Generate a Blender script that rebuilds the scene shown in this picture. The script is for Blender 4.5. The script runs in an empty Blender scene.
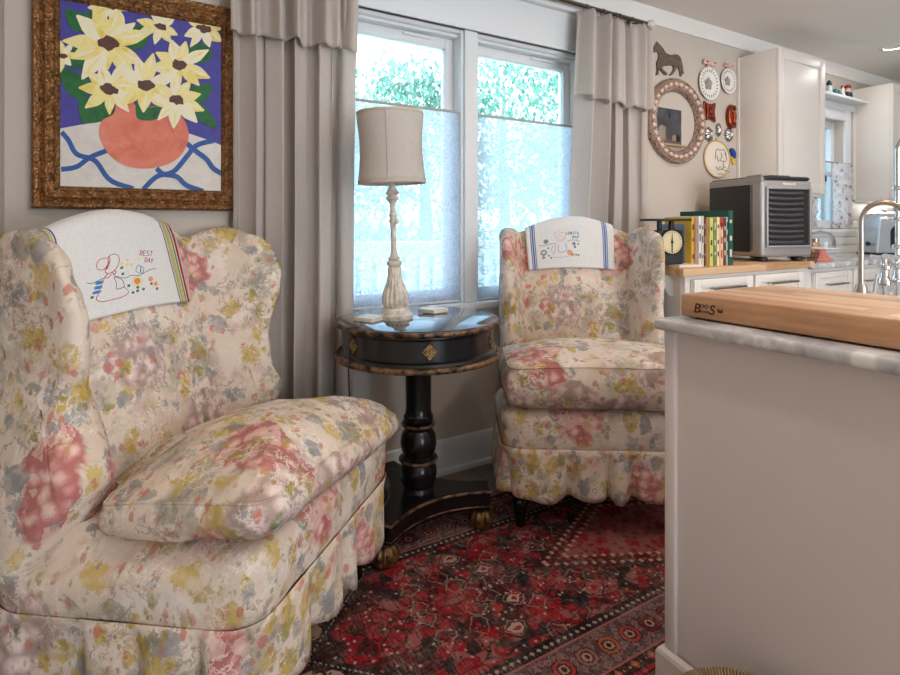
import bpy, bmesh, math, random
from mathutils import Vector, Matrix, noise as mnoise
PI = math.pi
random.seed(7)
C = bpy.context.scene.collection
sc = bpy.context.scene

# ------------------------------------------------------------------ camera geometry
FPX, CXP, HYP, HC = 547.0, 450.0, 227.0, 1.10
YAW = math.atan(325/547)
FW = (math.sin(YAW), math.cos(YAW)); RT = (math.cos(YAW), -math.sin(YAW))
def ray(px):
    u = (px-CXP)/FPX
    return FW[0]+u*RT[0], FW[1]+u*RT[1]
def W(px, py, Y):                       # point of the photograph on the plane y = Y
    dx, dy = ray(px); t = Y/dy
    return Vector((dx*t, Y, HC-(py-HYP)*t/FPX))
def G(px, py, z):                       # point of the photograph on the plane z = z
    dx, dy = ray(px); t = (HC-z)*FPX/(py-HYP)
    return Vector((dx*t, dy*t, z))
def XP(px, x):                          # where the ray of column px meets the plane x = x (y value, depth)
    dx, dy = ray(px); t = x/dx
    return dy*t, t

Y0 = 2.122          # window wall
CEIL = 2.35
XL, XR, YB = -0.315, 6.3, -3.0

# ------------------------------------------------------------------ helpers
def lin(c):
    return tuple(((v/255)/12.92 if v/255 <= .04045 else ((v/255+.055)/1.055)**2.4) for v in c)+(1.0,)

def obj(name, bm, mats, parent=None, smooth=True, angle=40):
    me = bpy.data.meshes.new(name)
    bmesh.ops.recalc_face_normals(bm, faces=bm.faces[:])
    bm.to_mesh(me); bm.free()
    if not isinstance(mats, (list, tuple)): mats = [mats]
    for m in mats: me.materials.append(m)
    o = bpy.data.objects.new(name, me); C.objects.link(o)
    if smooth:
        for p in me.polygons: p.use_smooth = True
        try: me.set_sharp_from_angle(angle=math.radians(angle))
        except Exception: pass
    if parent: o.parent = parent
    return o
def tag(o, label, cat, group=None):
    o['label'] = label; o['category'] = cat
    if group: o['group'] = group
    return o
def thing(name, label, cat, loc=(0, 0, 0), rz=0, group=None):
    o = bpy.data.objects.new(name, None); C.objects.link(o)
    o.empty_display_size = .05
    o.location = loc; o.rotation_euler = (0, 0, rz)
    return tag(o, label, cat, group)
def struct(name, bm, mats, parent=None, **k):
    o = obj(name, bm, mats, parent, **k)
    if not parent: o['kind'] = 'structure'
    return o
def struct_root(name):
    o = bpy.data.objects.new(name, None); C.objects.link(o); o['kind'] = 'structure'; return o
def BM(): return bmesh.new()
def box(bm, x0, x1, y0, y1, z0, z1, bev=0, seg=2, mi=0, mat=None):
    r = bmesh.ops.create_cube(bm, size=1)
    vs = r['verts']
    for v in vs:
        v.co = Vector((x0+(v.co.x+.5)*(x1-x0), y0+(v.co.y+.5)*(y1-y0), z0+(v.co.z+.5)*(z1-z0)))
    fs = set(f for v in vs for f in v.link_faces)
    if bev > 0:
        es = list(set(e for v in vs for e in v.link_edges))
        rr = bmesh.ops.bevel(bm, geom=es, offset=bev, segments=seg, profile=.5, affect='EDGES')
        fs = set(f for f in fs if f.is_valid) | set(rr['faces'])
        vs = list(set(v for f in fs for v in f.verts))
    for f in fs: f.material_index = mi
    if mat is not None:
        for v in vs: v.co = mat @ v.co
    return vs
def lathe(bm, prof, c=(0, 0, 0), n=32, flute=None, mi=0, mat=None, cap=True):
    rings = []
    for (r, z) in prof:
        ring = []
        for k in range(n):
            a = 2*PI*k/n
            rr = r*(flute(a, z) if flute else 1)
            p = Vector((rr*math.cos(a), rr*math.sin(a), z))
            if mat is not None: p = mat @ p
            ring.append(bm.verts.new(p+Vector(c)))
        rings.append(ring)
    for a, b in zip(rings, rings[1:]):
        for k in range(n):
            f = bm.faces.new((a[k], a[(k+1) % n], b[(k+1) % n], b[k])); f.material_index = mi
    if cap:
        for ring, rev in ((rings[0], True), (rings[-1], False)):
            f = bm.faces.new(ring[::-1] if rev else ring); f.material_index = mi
    return rings
def tube(bm, pts, r, n=8, closed=False, mi=0, rad=None):
    pts = [Vector(p) for p in pts]; m = len(pts); rings = []
    prev = None
    for i, p in enumerate(pts):
        a = pts[(i-1) % m] if (closed or i > 0) else p
        b = pts[(i+1) % m] if (closed or i < m-1) else p
        t = (b-a)
        if t.length < 1e-9: t = Vector((0, 0, 1))
        t.normalize()
        if prev is None:
            up = Vector((0, 0, 1)) if abs(t.z) < .9 else Vector((1, 0, 0))
            s = t.cross(up).normalized()
        else:
            s = (prev - t*prev.dot(t))
            if s.length < 1e-6: s = t.orthogonal()
            s.normalize()
        prev = s; q = t.cross(s)
        rr = rad(i/(m-1)) if rad else r
        rings.append([bm.verts.new(p+(s*math.cos(2*PI*k/n)+q*math.sin(2*PI*k/n))*rr) for k in range(n)])
    rng = range(m if closed else m-1)
    for i in rng:
        a, b = rings[i], rings[(i+1) % m]
        for k in range(n):
            f = bm.faces.new((a[k], a[(k+1) % n], b[(k+1) % n], b[k])); f.material_index = mi
    if not closed:
        f = bm.faces.new(rings[0][::-1]); f.material_index = mi
        f = bm.faces.new(rings[-1]); f.material_index = mi
def prism(bm, pts2, fr, d0, d1, mi=0, inset=0):
    """extrude a 2-D outline; fr(u, v, d) -> point"""
    A = [bm.verts.new(fr(u, v, d0)) for u, v in pts2]; B = [bm.verts.new(fr(u, v, d1)) for u, v in pts2]
    n = len(pts2); fs = []
    for k in range(n): fs.append(bm.faces.new((A[k], A[(k+1) % n], B[(k+1) % n], B[k])))
    fs.append(bm.faces.new(A[::-1])); fs.append(bm.faces.new(B))
    for f in fs: f.material_index = mi
    return fs
def grid(bm, nu, nv, fn, mi=0, closed_u=False, uv=None):
    V = [[bm.verts.new(fn(i/(nu if closed_u else nu-1), j/(nv-1))) for i in range(nu)] for j in range(nv)]
    lay = bm.loops.layers.uv.verify() if uv else None
    for j in range(nv-1):
        for i in range(nu if closed_u else nu-1):
            i2 = (i+1) % nu
            f = bm.faces.new((V[j][i], V[j][i2], V[j+1][i2], V[j+1][i])); f.material_index = mi
            if uv:
                for l, (a, b) in zip(f.loops, ((i, j), (i+1, j), (i+1, j+1), (i, j+1))):
                    l[lay].uv = uv(a/(nu if closed_u else nu-1), b/(nv-1))
    return V
def crom(pts, n, closed=True):
    m = len(pts); out = []
    segs = m if closed else m-1
    for i in range(n):
        t = i/n*segs if closed else i/(n-1)*segs
        k = min(int(t), segs-1); f = t-k
        P = [pts[(k+j-1) % m] if closed else pts[min(max(k+j-1, 0), m-1)] for j in range(4)]
        out.append(tuple(.5*((2*b)+(-a+c)*f+(2*a-5*b+4*c-d)*f*f+(-a+3*b-3*c+d)*f**3) for a, b, c, d in zip(*P)))
    return out
def resample(pts, n):
    L = [0]; m = len(pts)
    for i in range(m): L.append(L[-1]+math.dist(pts[i], pts[(i+1) % m]))
    out = []; k = 0
    for i in range(n):
        t = L[-1]*i/n
        while L[k+1] < t: k += 1
        f = (t-L[k])/max(1e-9, L[k+1]-L[k]); a, b = pts[k], pts[(k+1) % m]
        out.append((a[0]+(b[0]-a[0])*f, a[1]+(b[1]-a[1])*f))
    return out
def rpoly(pts, rad, seg=8):
    out = []; m = len(pts)
    for i in range(m):
        p = Vector(pts[i]); a = (Vector(pts[i-1])-p); b = (Vector(pts[(i+1) % m])-p)
        r = rad[i] if isinstance(rad, (list, tuple)) else rad
        r = min(r, a.length*.49, b.length*.49); a.normalize(); b.normalize()
        for k in range(seg+1):
            f = k/seg
            out.append(tuple((1-f)**2*(p+a*r)+2*f*(1-f)*p+f*f*(p+b*r)))
    return out
def mod(o, typ, **k):
    m = o.modifiers.new(typ.lower(), typ)
    for a, b in k.items(): setattr(m, a, b)
    return m
def copy_tree(o, parent=None):
    c = o.copy(); C.objects.link(c)
    if parent: c.parent = parent
    for ch in list(o.children): copy_tree(ch, c)
    return c
def text_bm(txt, size, M, depth=.0006, shear=0, align='CENTER', bold=0):
    cu = bpy.data.curves.new('t', 'FONT'); cu.body = txt; cu.size = size; cu.extrude = depth
    cu.align_x = align; cu.align_y = 'CENTER'; cu.shear = shear; cu.offset = bold
    o = bpy.data.objects.new('t', cu); C.objects.link(o)
    dg = bpy.context.evaluated_depsgraph_get(); dg.update()
    me = bpy.data.meshes.new_from_object(o.evaluated_get(dg))
    bm = BM(); bm.from_mesh(me); bm.transform(M)
    bpy.data.objects.remove(o); bpy.data.curves.remove(cu); bpy.data.meshes.remove(me)
    return bm
def join(bm, other, mi=None):
    me = bpy.data.meshes.new('j'); other.to_mesh(me); other.free()
    n0 = len(bm.faces); bm.from_mesh(me); bpy.data.meshes.remove(me)
    bm.faces.ensure_lookup_table()
    if mi is not None:
        for f in bm.faces[n0:]: f.material_index = mi

# ------------------------------------------------------------------ node materials
class S_:                                # a float socket with arithmetic
    def __init__(s, b, so): s.b = b; s.so = so
    def _m(s, op, o=None, c=None, rev=False):
        n = s.b.nt.nodes.new('ShaderNodeMath'); n.operation = op
        a = [s, o] if not rev else [o, s]
        if c is not None: a.append(c)
        for i, v in enumerate(a):
            if v is None: continue
            if isinstance(v, S_): s.b.nt.links.new(v.so, n.inputs[i])
            else: n.inputs[i].default_value = v
        return S_(s.b, n.outputs[0])
    def __add__(s, o): return s._m('ADD', o)
    __radd__ = __add__
    def __sub__(s, o): return s._m('SUBTRACT', o)
    def __rsub__(s, o): return s._m('SUBTRACT', o, rev=True)
    def __mul__(s, o): return s._m('MULTIPLY', o)
    __rmul__ = __mul__
    def __truediv__(s, o): return s._m('DIVIDE', o)
    def abs(s): return s._m('ABSOLUTE')
    def floor(s): return s._m('FLOOR')
    def frac(s): return s._m('FRACT')
    def sin(s): return s._m('SINE')
    def min(s, o): return s._m('MINIMUM', o)
    def max(s, o): return s._m('MAXIMUM', o)
    def lt(s, o): return s._m('LESS_THAN', o)
    def gt(s, o): return s._m('GREATER_THAN', o)
    def pow(s, o): return s._m('POWER', o)
    def step(s, a, b):                    # smoothstep a..b
        n = s.b.nt.nodes.new('ShaderNodeMapRange'); n.interpolation_type = 'SMOOTHSTEP'
        s.b.nt.links.new(s.so, n.inputs[0]); n.inputs[1].default_value = a; n.inputs[2].default_value = b
        return S_(s.b, n.outputs[0])
    def band(s, a, b): return s.gt(a)*s.lt(b)
class MB:
    def __init__(s, name, rough=.5, metal=0, spec=.5):
        s.m = bpy.data.materials.new(name); s.m.use_nodes = True; s.nt = s.m.node_tree
        s.p = s.nt.nodes['Principled BSDF']; s.out = s.nt.nodes['Material Output']
        s.p.inputs['Roughness'].default_value = rough; s.p.inputs['Metallic'].default_value = metal
        s.p.inputs['Specular IOR Level'].default_value = spec
        s.tc = s.nt.nodes.new('ShaderNodeTexCoord')
    def N(s, t): return s.nt.nodes.new(t)
    def L(s, a, b): s.nt.links.new(a.so if isinstance(a, S_) else a, b)
    @property
    def ob(s): return s.tc.outputs['Object']
    @property
    def uv(s): return s.tc.outputs['UV']
    def xyz(s, v):
        n = s.N('ShaderNodeSeparateXYZ'); s.L(v, n.inputs[0]); return [S_(s, o) for o in n.outputs]
    def vec(s, x, y, z=0.0):
        n = s.N('ShaderNodeCombineXYZ')
        for i, v in enumerate((x, y, z)):
            if isinstance(v, S_): s.L(v, n.inputs[i])
            else: n.inputs[i].default_value = v
        return n.outputs[0]
    def map(s, v, scale=(1, 1, 1), loc=(0, 0, 0), rot=(0, 0, 0)):
        n = s.N('ShaderNodeMapping'); s.L(v, n.inputs[0])
        n.inputs['Scale'].default_value = scale; n.inputs['Location'].default_value = loc; n.inputs['Rotation'].default_value = rot
        return n.outputs[0]
    def noise(s, v, scale, detail=3, rough=.5, dist=0):
        n = s.N('ShaderNodeTexNoise'); s.L(v, n.inputs['Vector']); n.inputs['Scale'].default_value = scale
        n.inputs['Detail'].default_value = detail; n.inputs['Roughness'].default_value = rough; n.inputs['Distortion'].default_value = dist
        s.ncol = n.outputs['Color']
        return S_(s, n.outputs['Fac'])
    def warp(s, v, scale, amt, detail=2):
        s.noise(v, scale, detail); c = s.ncol
        a = s.N('ShaderNodeVectorMath'); a.operation = 'SUBTRACT'; s.L(c, a.inputs[0]); a.inputs[1].default_value = (.5, .5, .5)
        b = s.N('ShaderNodeVectorMath'); b.operation = 'SCALE'; s.L(a.outputs[0], b.inputs[0]); b.inputs['Scale'].default_value = amt
        d = s.N('ShaderNodeVectorMath'); d.operation = 'ADD'; s.L(v, d.inputs[0]); s.L(b.outputs[0], d.inputs[1])
        return d.outputs[0]
    def vor(s, v, scale, feature='F1', metric='EUCLIDEAN', rand=1.0, dims='3D'):
        n = s.N('ShaderNodeTexVoronoi'); n.voronoi_dimensions = dims; n.feature = feature
        n.distance = metric; s.L(v, n.inputs['Vector']); n.inputs['Scale'].default_value = scale; n.inputs['Randomness'].default_value = rand
        c = s.xyz(n.outputs['Color'])
        return S_(s, n.outputs['Distance']), c
    def mix(s, f, a, b, mode='MIX'):
        n = s.N('ShaderNodeMix'); n.data_type = 'RGBA'; n.blend_type = mode
        for i, v in ((0, f), (6, a), (7, b)):
            if isinstance(v, S_): s.L(v, n.inputs[i])
            elif isinstance(v, (tuple, float, int)): n.inputs[i].default_value = v
            else: s.L(v, n.inputs[i])
        return n.outputs[2]
    def ramp(s, f, stops, interp='LINEAR'):
        n = s.N('ShaderNodeValToRGB'); n.color_ramp.interpolation = interp; s.L(f, n.inputs[0])
        e = n.color_ramp.elements
        while len(e) < len(stops): e.new(.5)
        for k, (p, c) in enumerate(stops): e[k].position = p; e[k].color = c
        return n.outputs[0]
    def col(s, c):
        if isinstance(c, tuple): s.p.inputs['Base Color'].default_value = c
        else: s.L(c, s.p.inputs['Base Color'])
        return s
    def bump(s, h, strength=.3, dist=.01, chain=None):
        n = s.N('ShaderNodeBump'); s.L(h, n.inputs['Height']); n.inputs['Strength'].default_value = strength; n.inputs['Distance'].default_value = dist
        if chain is not None: s.L(chain, n.inputs['Normal'])
        s.L(n.outputs[0], s.p.inputs['Normal']); return n.outputs[0]
def simple(name, rgb, rough=.5, metal=0, var=.08, vs=8, bump=0, bs=200, spec=.5):
    b = MB(name, rough, metal, spec); c = lin(rgb)
    n = b.noise(b.ob, vs, 3)
    d = tuple(max(0, v*(1-var)) for v in c[:3])+(1,); e = tuple(min(1, v*(1+var)) for v in c[:3])+(1,)
    b.col(b.ramp(n, [(.3, d), (.7, e)]))
    if bump: b.bump(b.noise(b.ob, bs, 2), bump, .002)
    return b.m

M = {}
M['wall'] = simple('wall_paint', (198, 187, 175), .85, var=.02, vs=2)
M['ceiling'] = simple('ceiling_paint', (240, 235, 229), .9, var=.015, vs=2)
M['trim'] = simple('trim_paint', (222, 224, 226), .45, var=.015, vs=3)
M['cabinet'] = simple('cabinet_paint', (233, 226, 219), .4, var=.015, vs=3)
M['island'] = simple('island_paint', (214, 203, 199), .5, var=.02, vs=2)
M['black'] = simple('black_lacquer', (17, 17, 20), .22, var=.2, vs=20)
M['blackmatte'] = simple('black_iron', (30, 27, 26), .55, var=.2, vs=40)
M['chrome'] = simple('chrome', (215, 218, 222), .12, 1, var=.02)
M['steel'] = simple('brushed_steel', (176, 168, 160), .3, 1, var=.06, vs=60)
M['darkglass'] = simple('dark_plastic', (36, 36, 39), .45, var=.1, vs=30)
M['silver'] = simple('silver_plastic', (170, 168, 168), .38, .35, var=.03)
M['white'] = simple('white_glaze', (236, 232, 226), .3, var=.03)

# glass
def glass(name, tint=(1, 1, 1, 1), gl=.07):
    b = MB(name); nt = b.nt
    t = b.N('ShaderNodeBsdfTransparent'); t.inputs[0].default_value = tint
    g = b.N('ShaderNodeBsdfGlossy'); g.inputs['Roughness'].default_value = .02
    fr = b.N('ShaderNodeLayerWeight'); fr.inputs[0].default_value = .25
    f = S_(b, fr.outputs['Fresnel'])*.8+gl*.3
    mx = b.N('ShaderNodeMixShader'); b.L(f, mx.inputs[0]); b.L(t.outputs[0], mx.inputs[1]); b.L(g.outputs[0], mx.inputs[2])
    b.L(mx.outputs[0], b.out.inputs[0]); return b.m
M['pane'] = glass('window_pane', (.97, 1, 1, 1))
M['dome'] = glass('clear_dome', (.97, .98, .98, 1), .12)

# linen curtain, slightly translucent
def cloth(name, rgb, trans=.35, weave=900, trgb=None):
    b = MB(name, .9, 0, .1); c = lin(rgb)
    x, y, z = b.xyz(b.ob)
    w = b.noise(b.map(b.ob, (1, 1, .12)), 260, 2)*.5+b.noise(b.map(b.ob, (.2, .2, 1)), 260, 2)*.5
    colr = b.ramp(w, [(.3, tuple(v*.86 for v in c[:3])+(1,)), (.7, tuple(min(1, v*1.06) for v in c[:3])+(1,))])
    b.col(colr); b.bump(w, .15, .001)
    t = b.N('ShaderNodeBsdfTranslucent'); t.inputs[0].default_value = lin(trgb) if trgb else c
    mx = b.N('ShaderNodeMixShader'); mx.inputs[0].default_value = trans
    b.L(b.p.outputs[0], mx.inputs[1]); b.L(t.outputs[0], mx.inputs[2]); b.L(mx.outputs[0], b.out.inputs[0])
    return b.m
M['linen'] = cloth('linen_curtain', (224, 215, 208), .42)
M['linen_shade'] = cloth('linen_lampshade', (226, 219, 211), .45)

# sheer lace shade
def shade_mat():
    b = MB('lace_shade', .9, 0, .1)
    x, y, z = b.xyz(b.ob); v = b.vec(x, z, 0.0)
    d, c = b.vor(b.warp(v, 30, .006), 17, dims='2D', rand=.75)
    ring = d.band(.26, .40).max(d.lt(.1)*c[0].gt(.5))
    n = b.noise(v, 120, 3)
    dens = (ring*.26+n.step(.4, .7)*.16+.55)
    base = b.mix(ring, lin((224, 230, 242)), lin((206, 208, 218)))
    b.col(base)
    tr = b.N('ShaderNodeBsdfTranslucent'); b.L(base, tr.inputs[0])
    m1 = b.N('ShaderNodeMixShader'); m1.inputs[0].default_value = .7
    b.L(b.p.outputs[0], m1.inputs[1]); b.L(tr.outputs[0], m1.inputs[2])
    tp = b.N('ShaderNodeBsdfTransparent'); tp.inputs[0].default_value = (.84, .92, 1, 1)
    m2 = b.N('ShaderNodeMixShader'); b.L(dens, m2.inputs[0]); b.L(tp.outputs[0], m2.inputs[1]); b.L(m1.outputs[0], m2.inputs[2])
    b.L(m2.outputs[0], b.out.inputs[0]); return b.m
M['lace'] = shade_mat()

# floral slipcover
def floral(name, off=(0, 0, 0)):
    b = MB(name, .9, 0, .12)
    P = b.map(b.ob, (1, 1, 1), off)
    base = b.ramp(b.noise(P, 5, 4), [(.3, lin((216, 197, 178))), (.7, lin((230, 215, 200)))])
    clus = b.noise(b.map(P, loc=(2, 5, 1)), 4.2, 2)                    # where the sprays gather
    n1 = b.noise(b.warp(P, 11, .07), 10, 5, .65)
    base = b.mix(n1.step(.47, .60)*clus.step(.40, .55)*.75, base, lin((166, 156, 138)))
    n2 = b.noise(b.warp(b.map(P, loc=(3, 1, 2)), 14, .06), 12, 5, .65)
    base = b.mix(n2.step(.52, .66)*.5, base, lin((204, 168, 160)))
    n3 = b.noise(b.warp(b.map(P, loc=(7, 4, 2)), 12, .06), 9, 5, .65)
    base = b.mix(n3.step(.54, .66)*.6, base, lin((236, 226, 218)))
    def leaves(base, scale, rot, st, pres, r, cols, op, warp=.03, loc=(0, 0, 0), ch=0, soft=.045, near=None):
        v0 = b.map(P, loc=loc)
        v = b.map(b.warp(b.warp(v0, 55, .010, 3), 17, warp, 2), st, rot=rot)
        d, c = b.vor(v, scale)
        n = b.noise(b.warp(v0, 30, .03), 60, 5, .7)
        msk = (d+(n-.5)*.72).step(r+soft, r-soft)*c[ch].gt(1-pres)
        if near is not None: msk = msk*near
        t = (c[(ch+1) % 3]*.45+b.noise(b.map(v0, st, rot=rot), 40, 4, .6)*.9-.2)
        colr = b.ramp(t, [(i/(len(cols)-1), lin(q)) for i, q in enumerate(cols)])
        wash = b.noise(b.warp(v0, 20, .03), 24, 4, .65).step(.28, .6)
        return b.mix(msk*op*(wash*.75+.3).min(1.0), base, colr)
    near = clus.step(.40, .54)
    base = leaves(base, 7.5, (.4, .3, .9), (1, 1.6, 1.2), .72, .38, [(108, 110, 104), (140, 138, 128), (164, 160, 152), (122, 126, 112)], .8, .06, near=near)
    base = leaves(base, 9, (1.1, .2, .3), (1.6, 1, 1.3), .58, .36, [(146, 132, 82), (192, 162, 84), (210, 182, 112), (126, 120, 84)], .9, .05, (5, 2, 1))
    base = leaves(base, 9.5, (.3, .9, .5), (1.5, 1.0, 1.3), .42, .35, [(112, 114, 120), (146, 147, 150), (172, 172, 174)], .85, .05, (4, 8, 1))
    v = b.warp(b.warp(P, 14, .05, 2), 46, .014, 3)
    d, c = b.vor(v, 5.2)
    fine = b.noise(b.warp(P, 16, .06), 30, 4, .6)
    q = d+(fine-.5)*.34
    dp, cp = b.vor(b.warp(b.warp(P, 18, .04), 60, .008), 26)
    pet = (dp+q*.35+(fine-.5)*.5)
    rose = b.ramp(pet, [(.12, lin((236, 208, 196))), (.36, lin((226, 182, 170))), (.54, lin((206, 136, 132))), (.74, lin((180, 104, 102)))])
    rose = b.mix(cp[0].gt(.62)*.6, rose, lin((232, 198, 186)))
    rose = b.mix(q.step(.15, .07), rose, b.ramp(fine, [(.35, lin((134, 128, 66))), (.6, lin((212, 190, 100)))]))
    pale = b.ramp(pet, [(.12, lin((238, 224, 214))), (.38, lin((230, 208, 200))), (.56, lin((208, 180, 174))), (.76, lin((172, 148, 140)))])
    pale = b.mix(q.step(.14, .06), pale, b.ramp(fine, [(.35, lin((98, 106, 78))), (.6, lin((168, 158, 116)))]))
    rc = b.mix(c[1].gt(.52), rose, pale)
    base = b.mix(q.step(.56, .44)*c[0].gt(.46)*.92, base, rc)
    base = leaves(base, 15, (.7, 1.1, .2), (1, 1.9, 1), .55, .33, [(178, 148, 58), (206, 174, 84), (150, 142, 84), (196, 164, 74)], .95, .04, (1, 7, 3), near=near)
    base = leaves(base, 17, (.2, .5, 1.6), (1.8, 1, 1), .26, .30, [(98, 102, 96), (140, 142, 144), (156, 116, 110)], .75, .03, (9, 4, 5))
    base = leaves(base, 24, (.9, .3, .4), (1, 1.8, 1), .36, .31, [(188, 92, 84), (200, 128, 112), (150, 138, 82)], .8, .02, (2, 3, 8))
    base = leaves(base, 44, (.1, .3, .4), (1, 2.1, 1), .4, .31, [(140, 106, 92), (140, 130, 78), (178, 140, 78)], .7, .012, (4, 3, 6), near=near)
    # brush strokes: thin broken outlines
    st_ = (b.noise(b.warp(b.map(P, loc=(6, 6, 2)), 16, .05), 20, 4, .6)-.5).abs().step(.028, .008)*b.noise(b.map(P, loc=(1, 9, 4)), 9, 3).step(.5, .6)
    base = b.mix(st_*.55, base, lin((128, 112, 92)))
    st_ = (b.noise(b.warp(b.map(P, loc=(2, 3, 9)), 20, .05), 26, 4, .6)-.5).abs().step(.03, .01)*b.noise(b.map(P, loc=(5, 2, 7)), 8, 3).step(.5, .6)
    base = b.mix(st_*.6, base, lin((240, 232, 222)))
    w = b.noise(b.map(P, (1, 1, .2)), 420, 1)*.5+b.noise(b.map(P, (.25, .25, 1)), 420, 1)*.5
    base = b.mix((w-.5).abs()*.5, base, lin((150, 138, 128)))
    b.col(base)
    wr = b.noise(b.warp(P, 4, .10), 6.5, 3, .5, .5)
    nb = b.bump(w, .15, .001)
    b.bump(wr, .45, .03, nb)
    return b.m
M['floral'] = floral('floral_slipcover')
M['floral2'] = floral('floral_slipcover_cushion', (.31, .17, .05))

# gilt ornate wood
def gilt(name, a, c, scale, strength=.9, metal=.6, rough=.45):
    b = MB(name, rough, metal, .5)
    d, cc = b.vor(b.warp(b.ob, 60, .01), scale)
    n = b.noise(b.ob, scale*1.6, 3)
    h = d*.7+n*.6
    b.col(b.ramp(h, [(.25, lin(c)), (.5, lin(a)), (.85, lin(tuple(v*.55 for v in c)))]))
    b.bump(h, strength, .006); return b.m
M['gilt'] = gilt('gilded_frame', (164, 112, 66), (206, 156, 98), 95, 1.0, .5, .38)
M['gilt_rim'] = gilt('worn_gilt_rim', (140, 104, 74), (26, 20, 18), 34, .25, .5)
M['gilt_leaf'] = gilt('gold_leaf', (196, 160, 106), (120, 88, 50), 160, .6, .6)

# marble
def marble(name):
    b = MB(name, .18, 0, .5); P = b.warp(b.ob, 3.5, .25, 4)
    n = b.noise(b.map(P, (1, .6, 1)), 7, 6, .6, .4); n2 = b.noise(P, 26, 4, .6)
    v = (n-.5).abs().step(.08, 0)
    c = b.ramp(n*.75+n2*.25, [(.36, lin((112, 110, 114))), (.46, lin((186, 184, 186))), (.56, lin((228, 226, 225)))])
    b.col(b.mix(v*.3, c, lin((150, 148, 150)))); return b.m
M['marble'] = marble('white_grey_marble')

def wood(name, cols, axis='y', strip=.035, rough=.4, gs=1.0):
    b = MB(name, rough, 0, .4); x, y, z = b.xyz(b.ob)
    a, l = (x, y) if axis == 'y' else (y, x)
    k = (a/strip).floor(); kz = (z/.2).floor()
    seg = ((l+k*.37)/.42).floor()
    d, c = b.vor(b.vec(k*1.7, seg*2.3, 0.5), 1.0)
    g = b.noise(b.vec(a*14*gs, l*1.2, z*14*gs), 6, 4, .6, .3)
    t = c[0]*.45+g*.55
    b.col(b.ramp(t, [(.22, lin(cols[0])), (.5, lin(cols[1])), (.8, lin(cols[2]))]))
    b.bump(g, .05, .002); return b.m
M['block'] = wood('maple_butcher_block', [(178, 130, 96), (208, 164, 126), (226, 190, 154)])
M['counterwood'] = wood('oiled_counter_wood', [(176, 132, 94), (208, 168, 128), (222, 190, 154)], 'x', .05)

def floor_mat():
    b = MB('stone_tile_floor', .35, 0, .4); x, y, z = b.xyz(b.ob)
    gx = (x/.45).frac(); gy = (y/.45).frac()
    g = (gx.lt(.012)).max(gy.lt(.012))
    n = b.noise(b.ob, 6, 5, .6)
    c = b.ramp(n, [(.3, lin((112, 102, 92))), (.7, lin((150, 138, 124)))])
    b.col(b.mix(g, c, lin((92, 86, 80)))); return b.m
M['floor'] = floor_mat()

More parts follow.
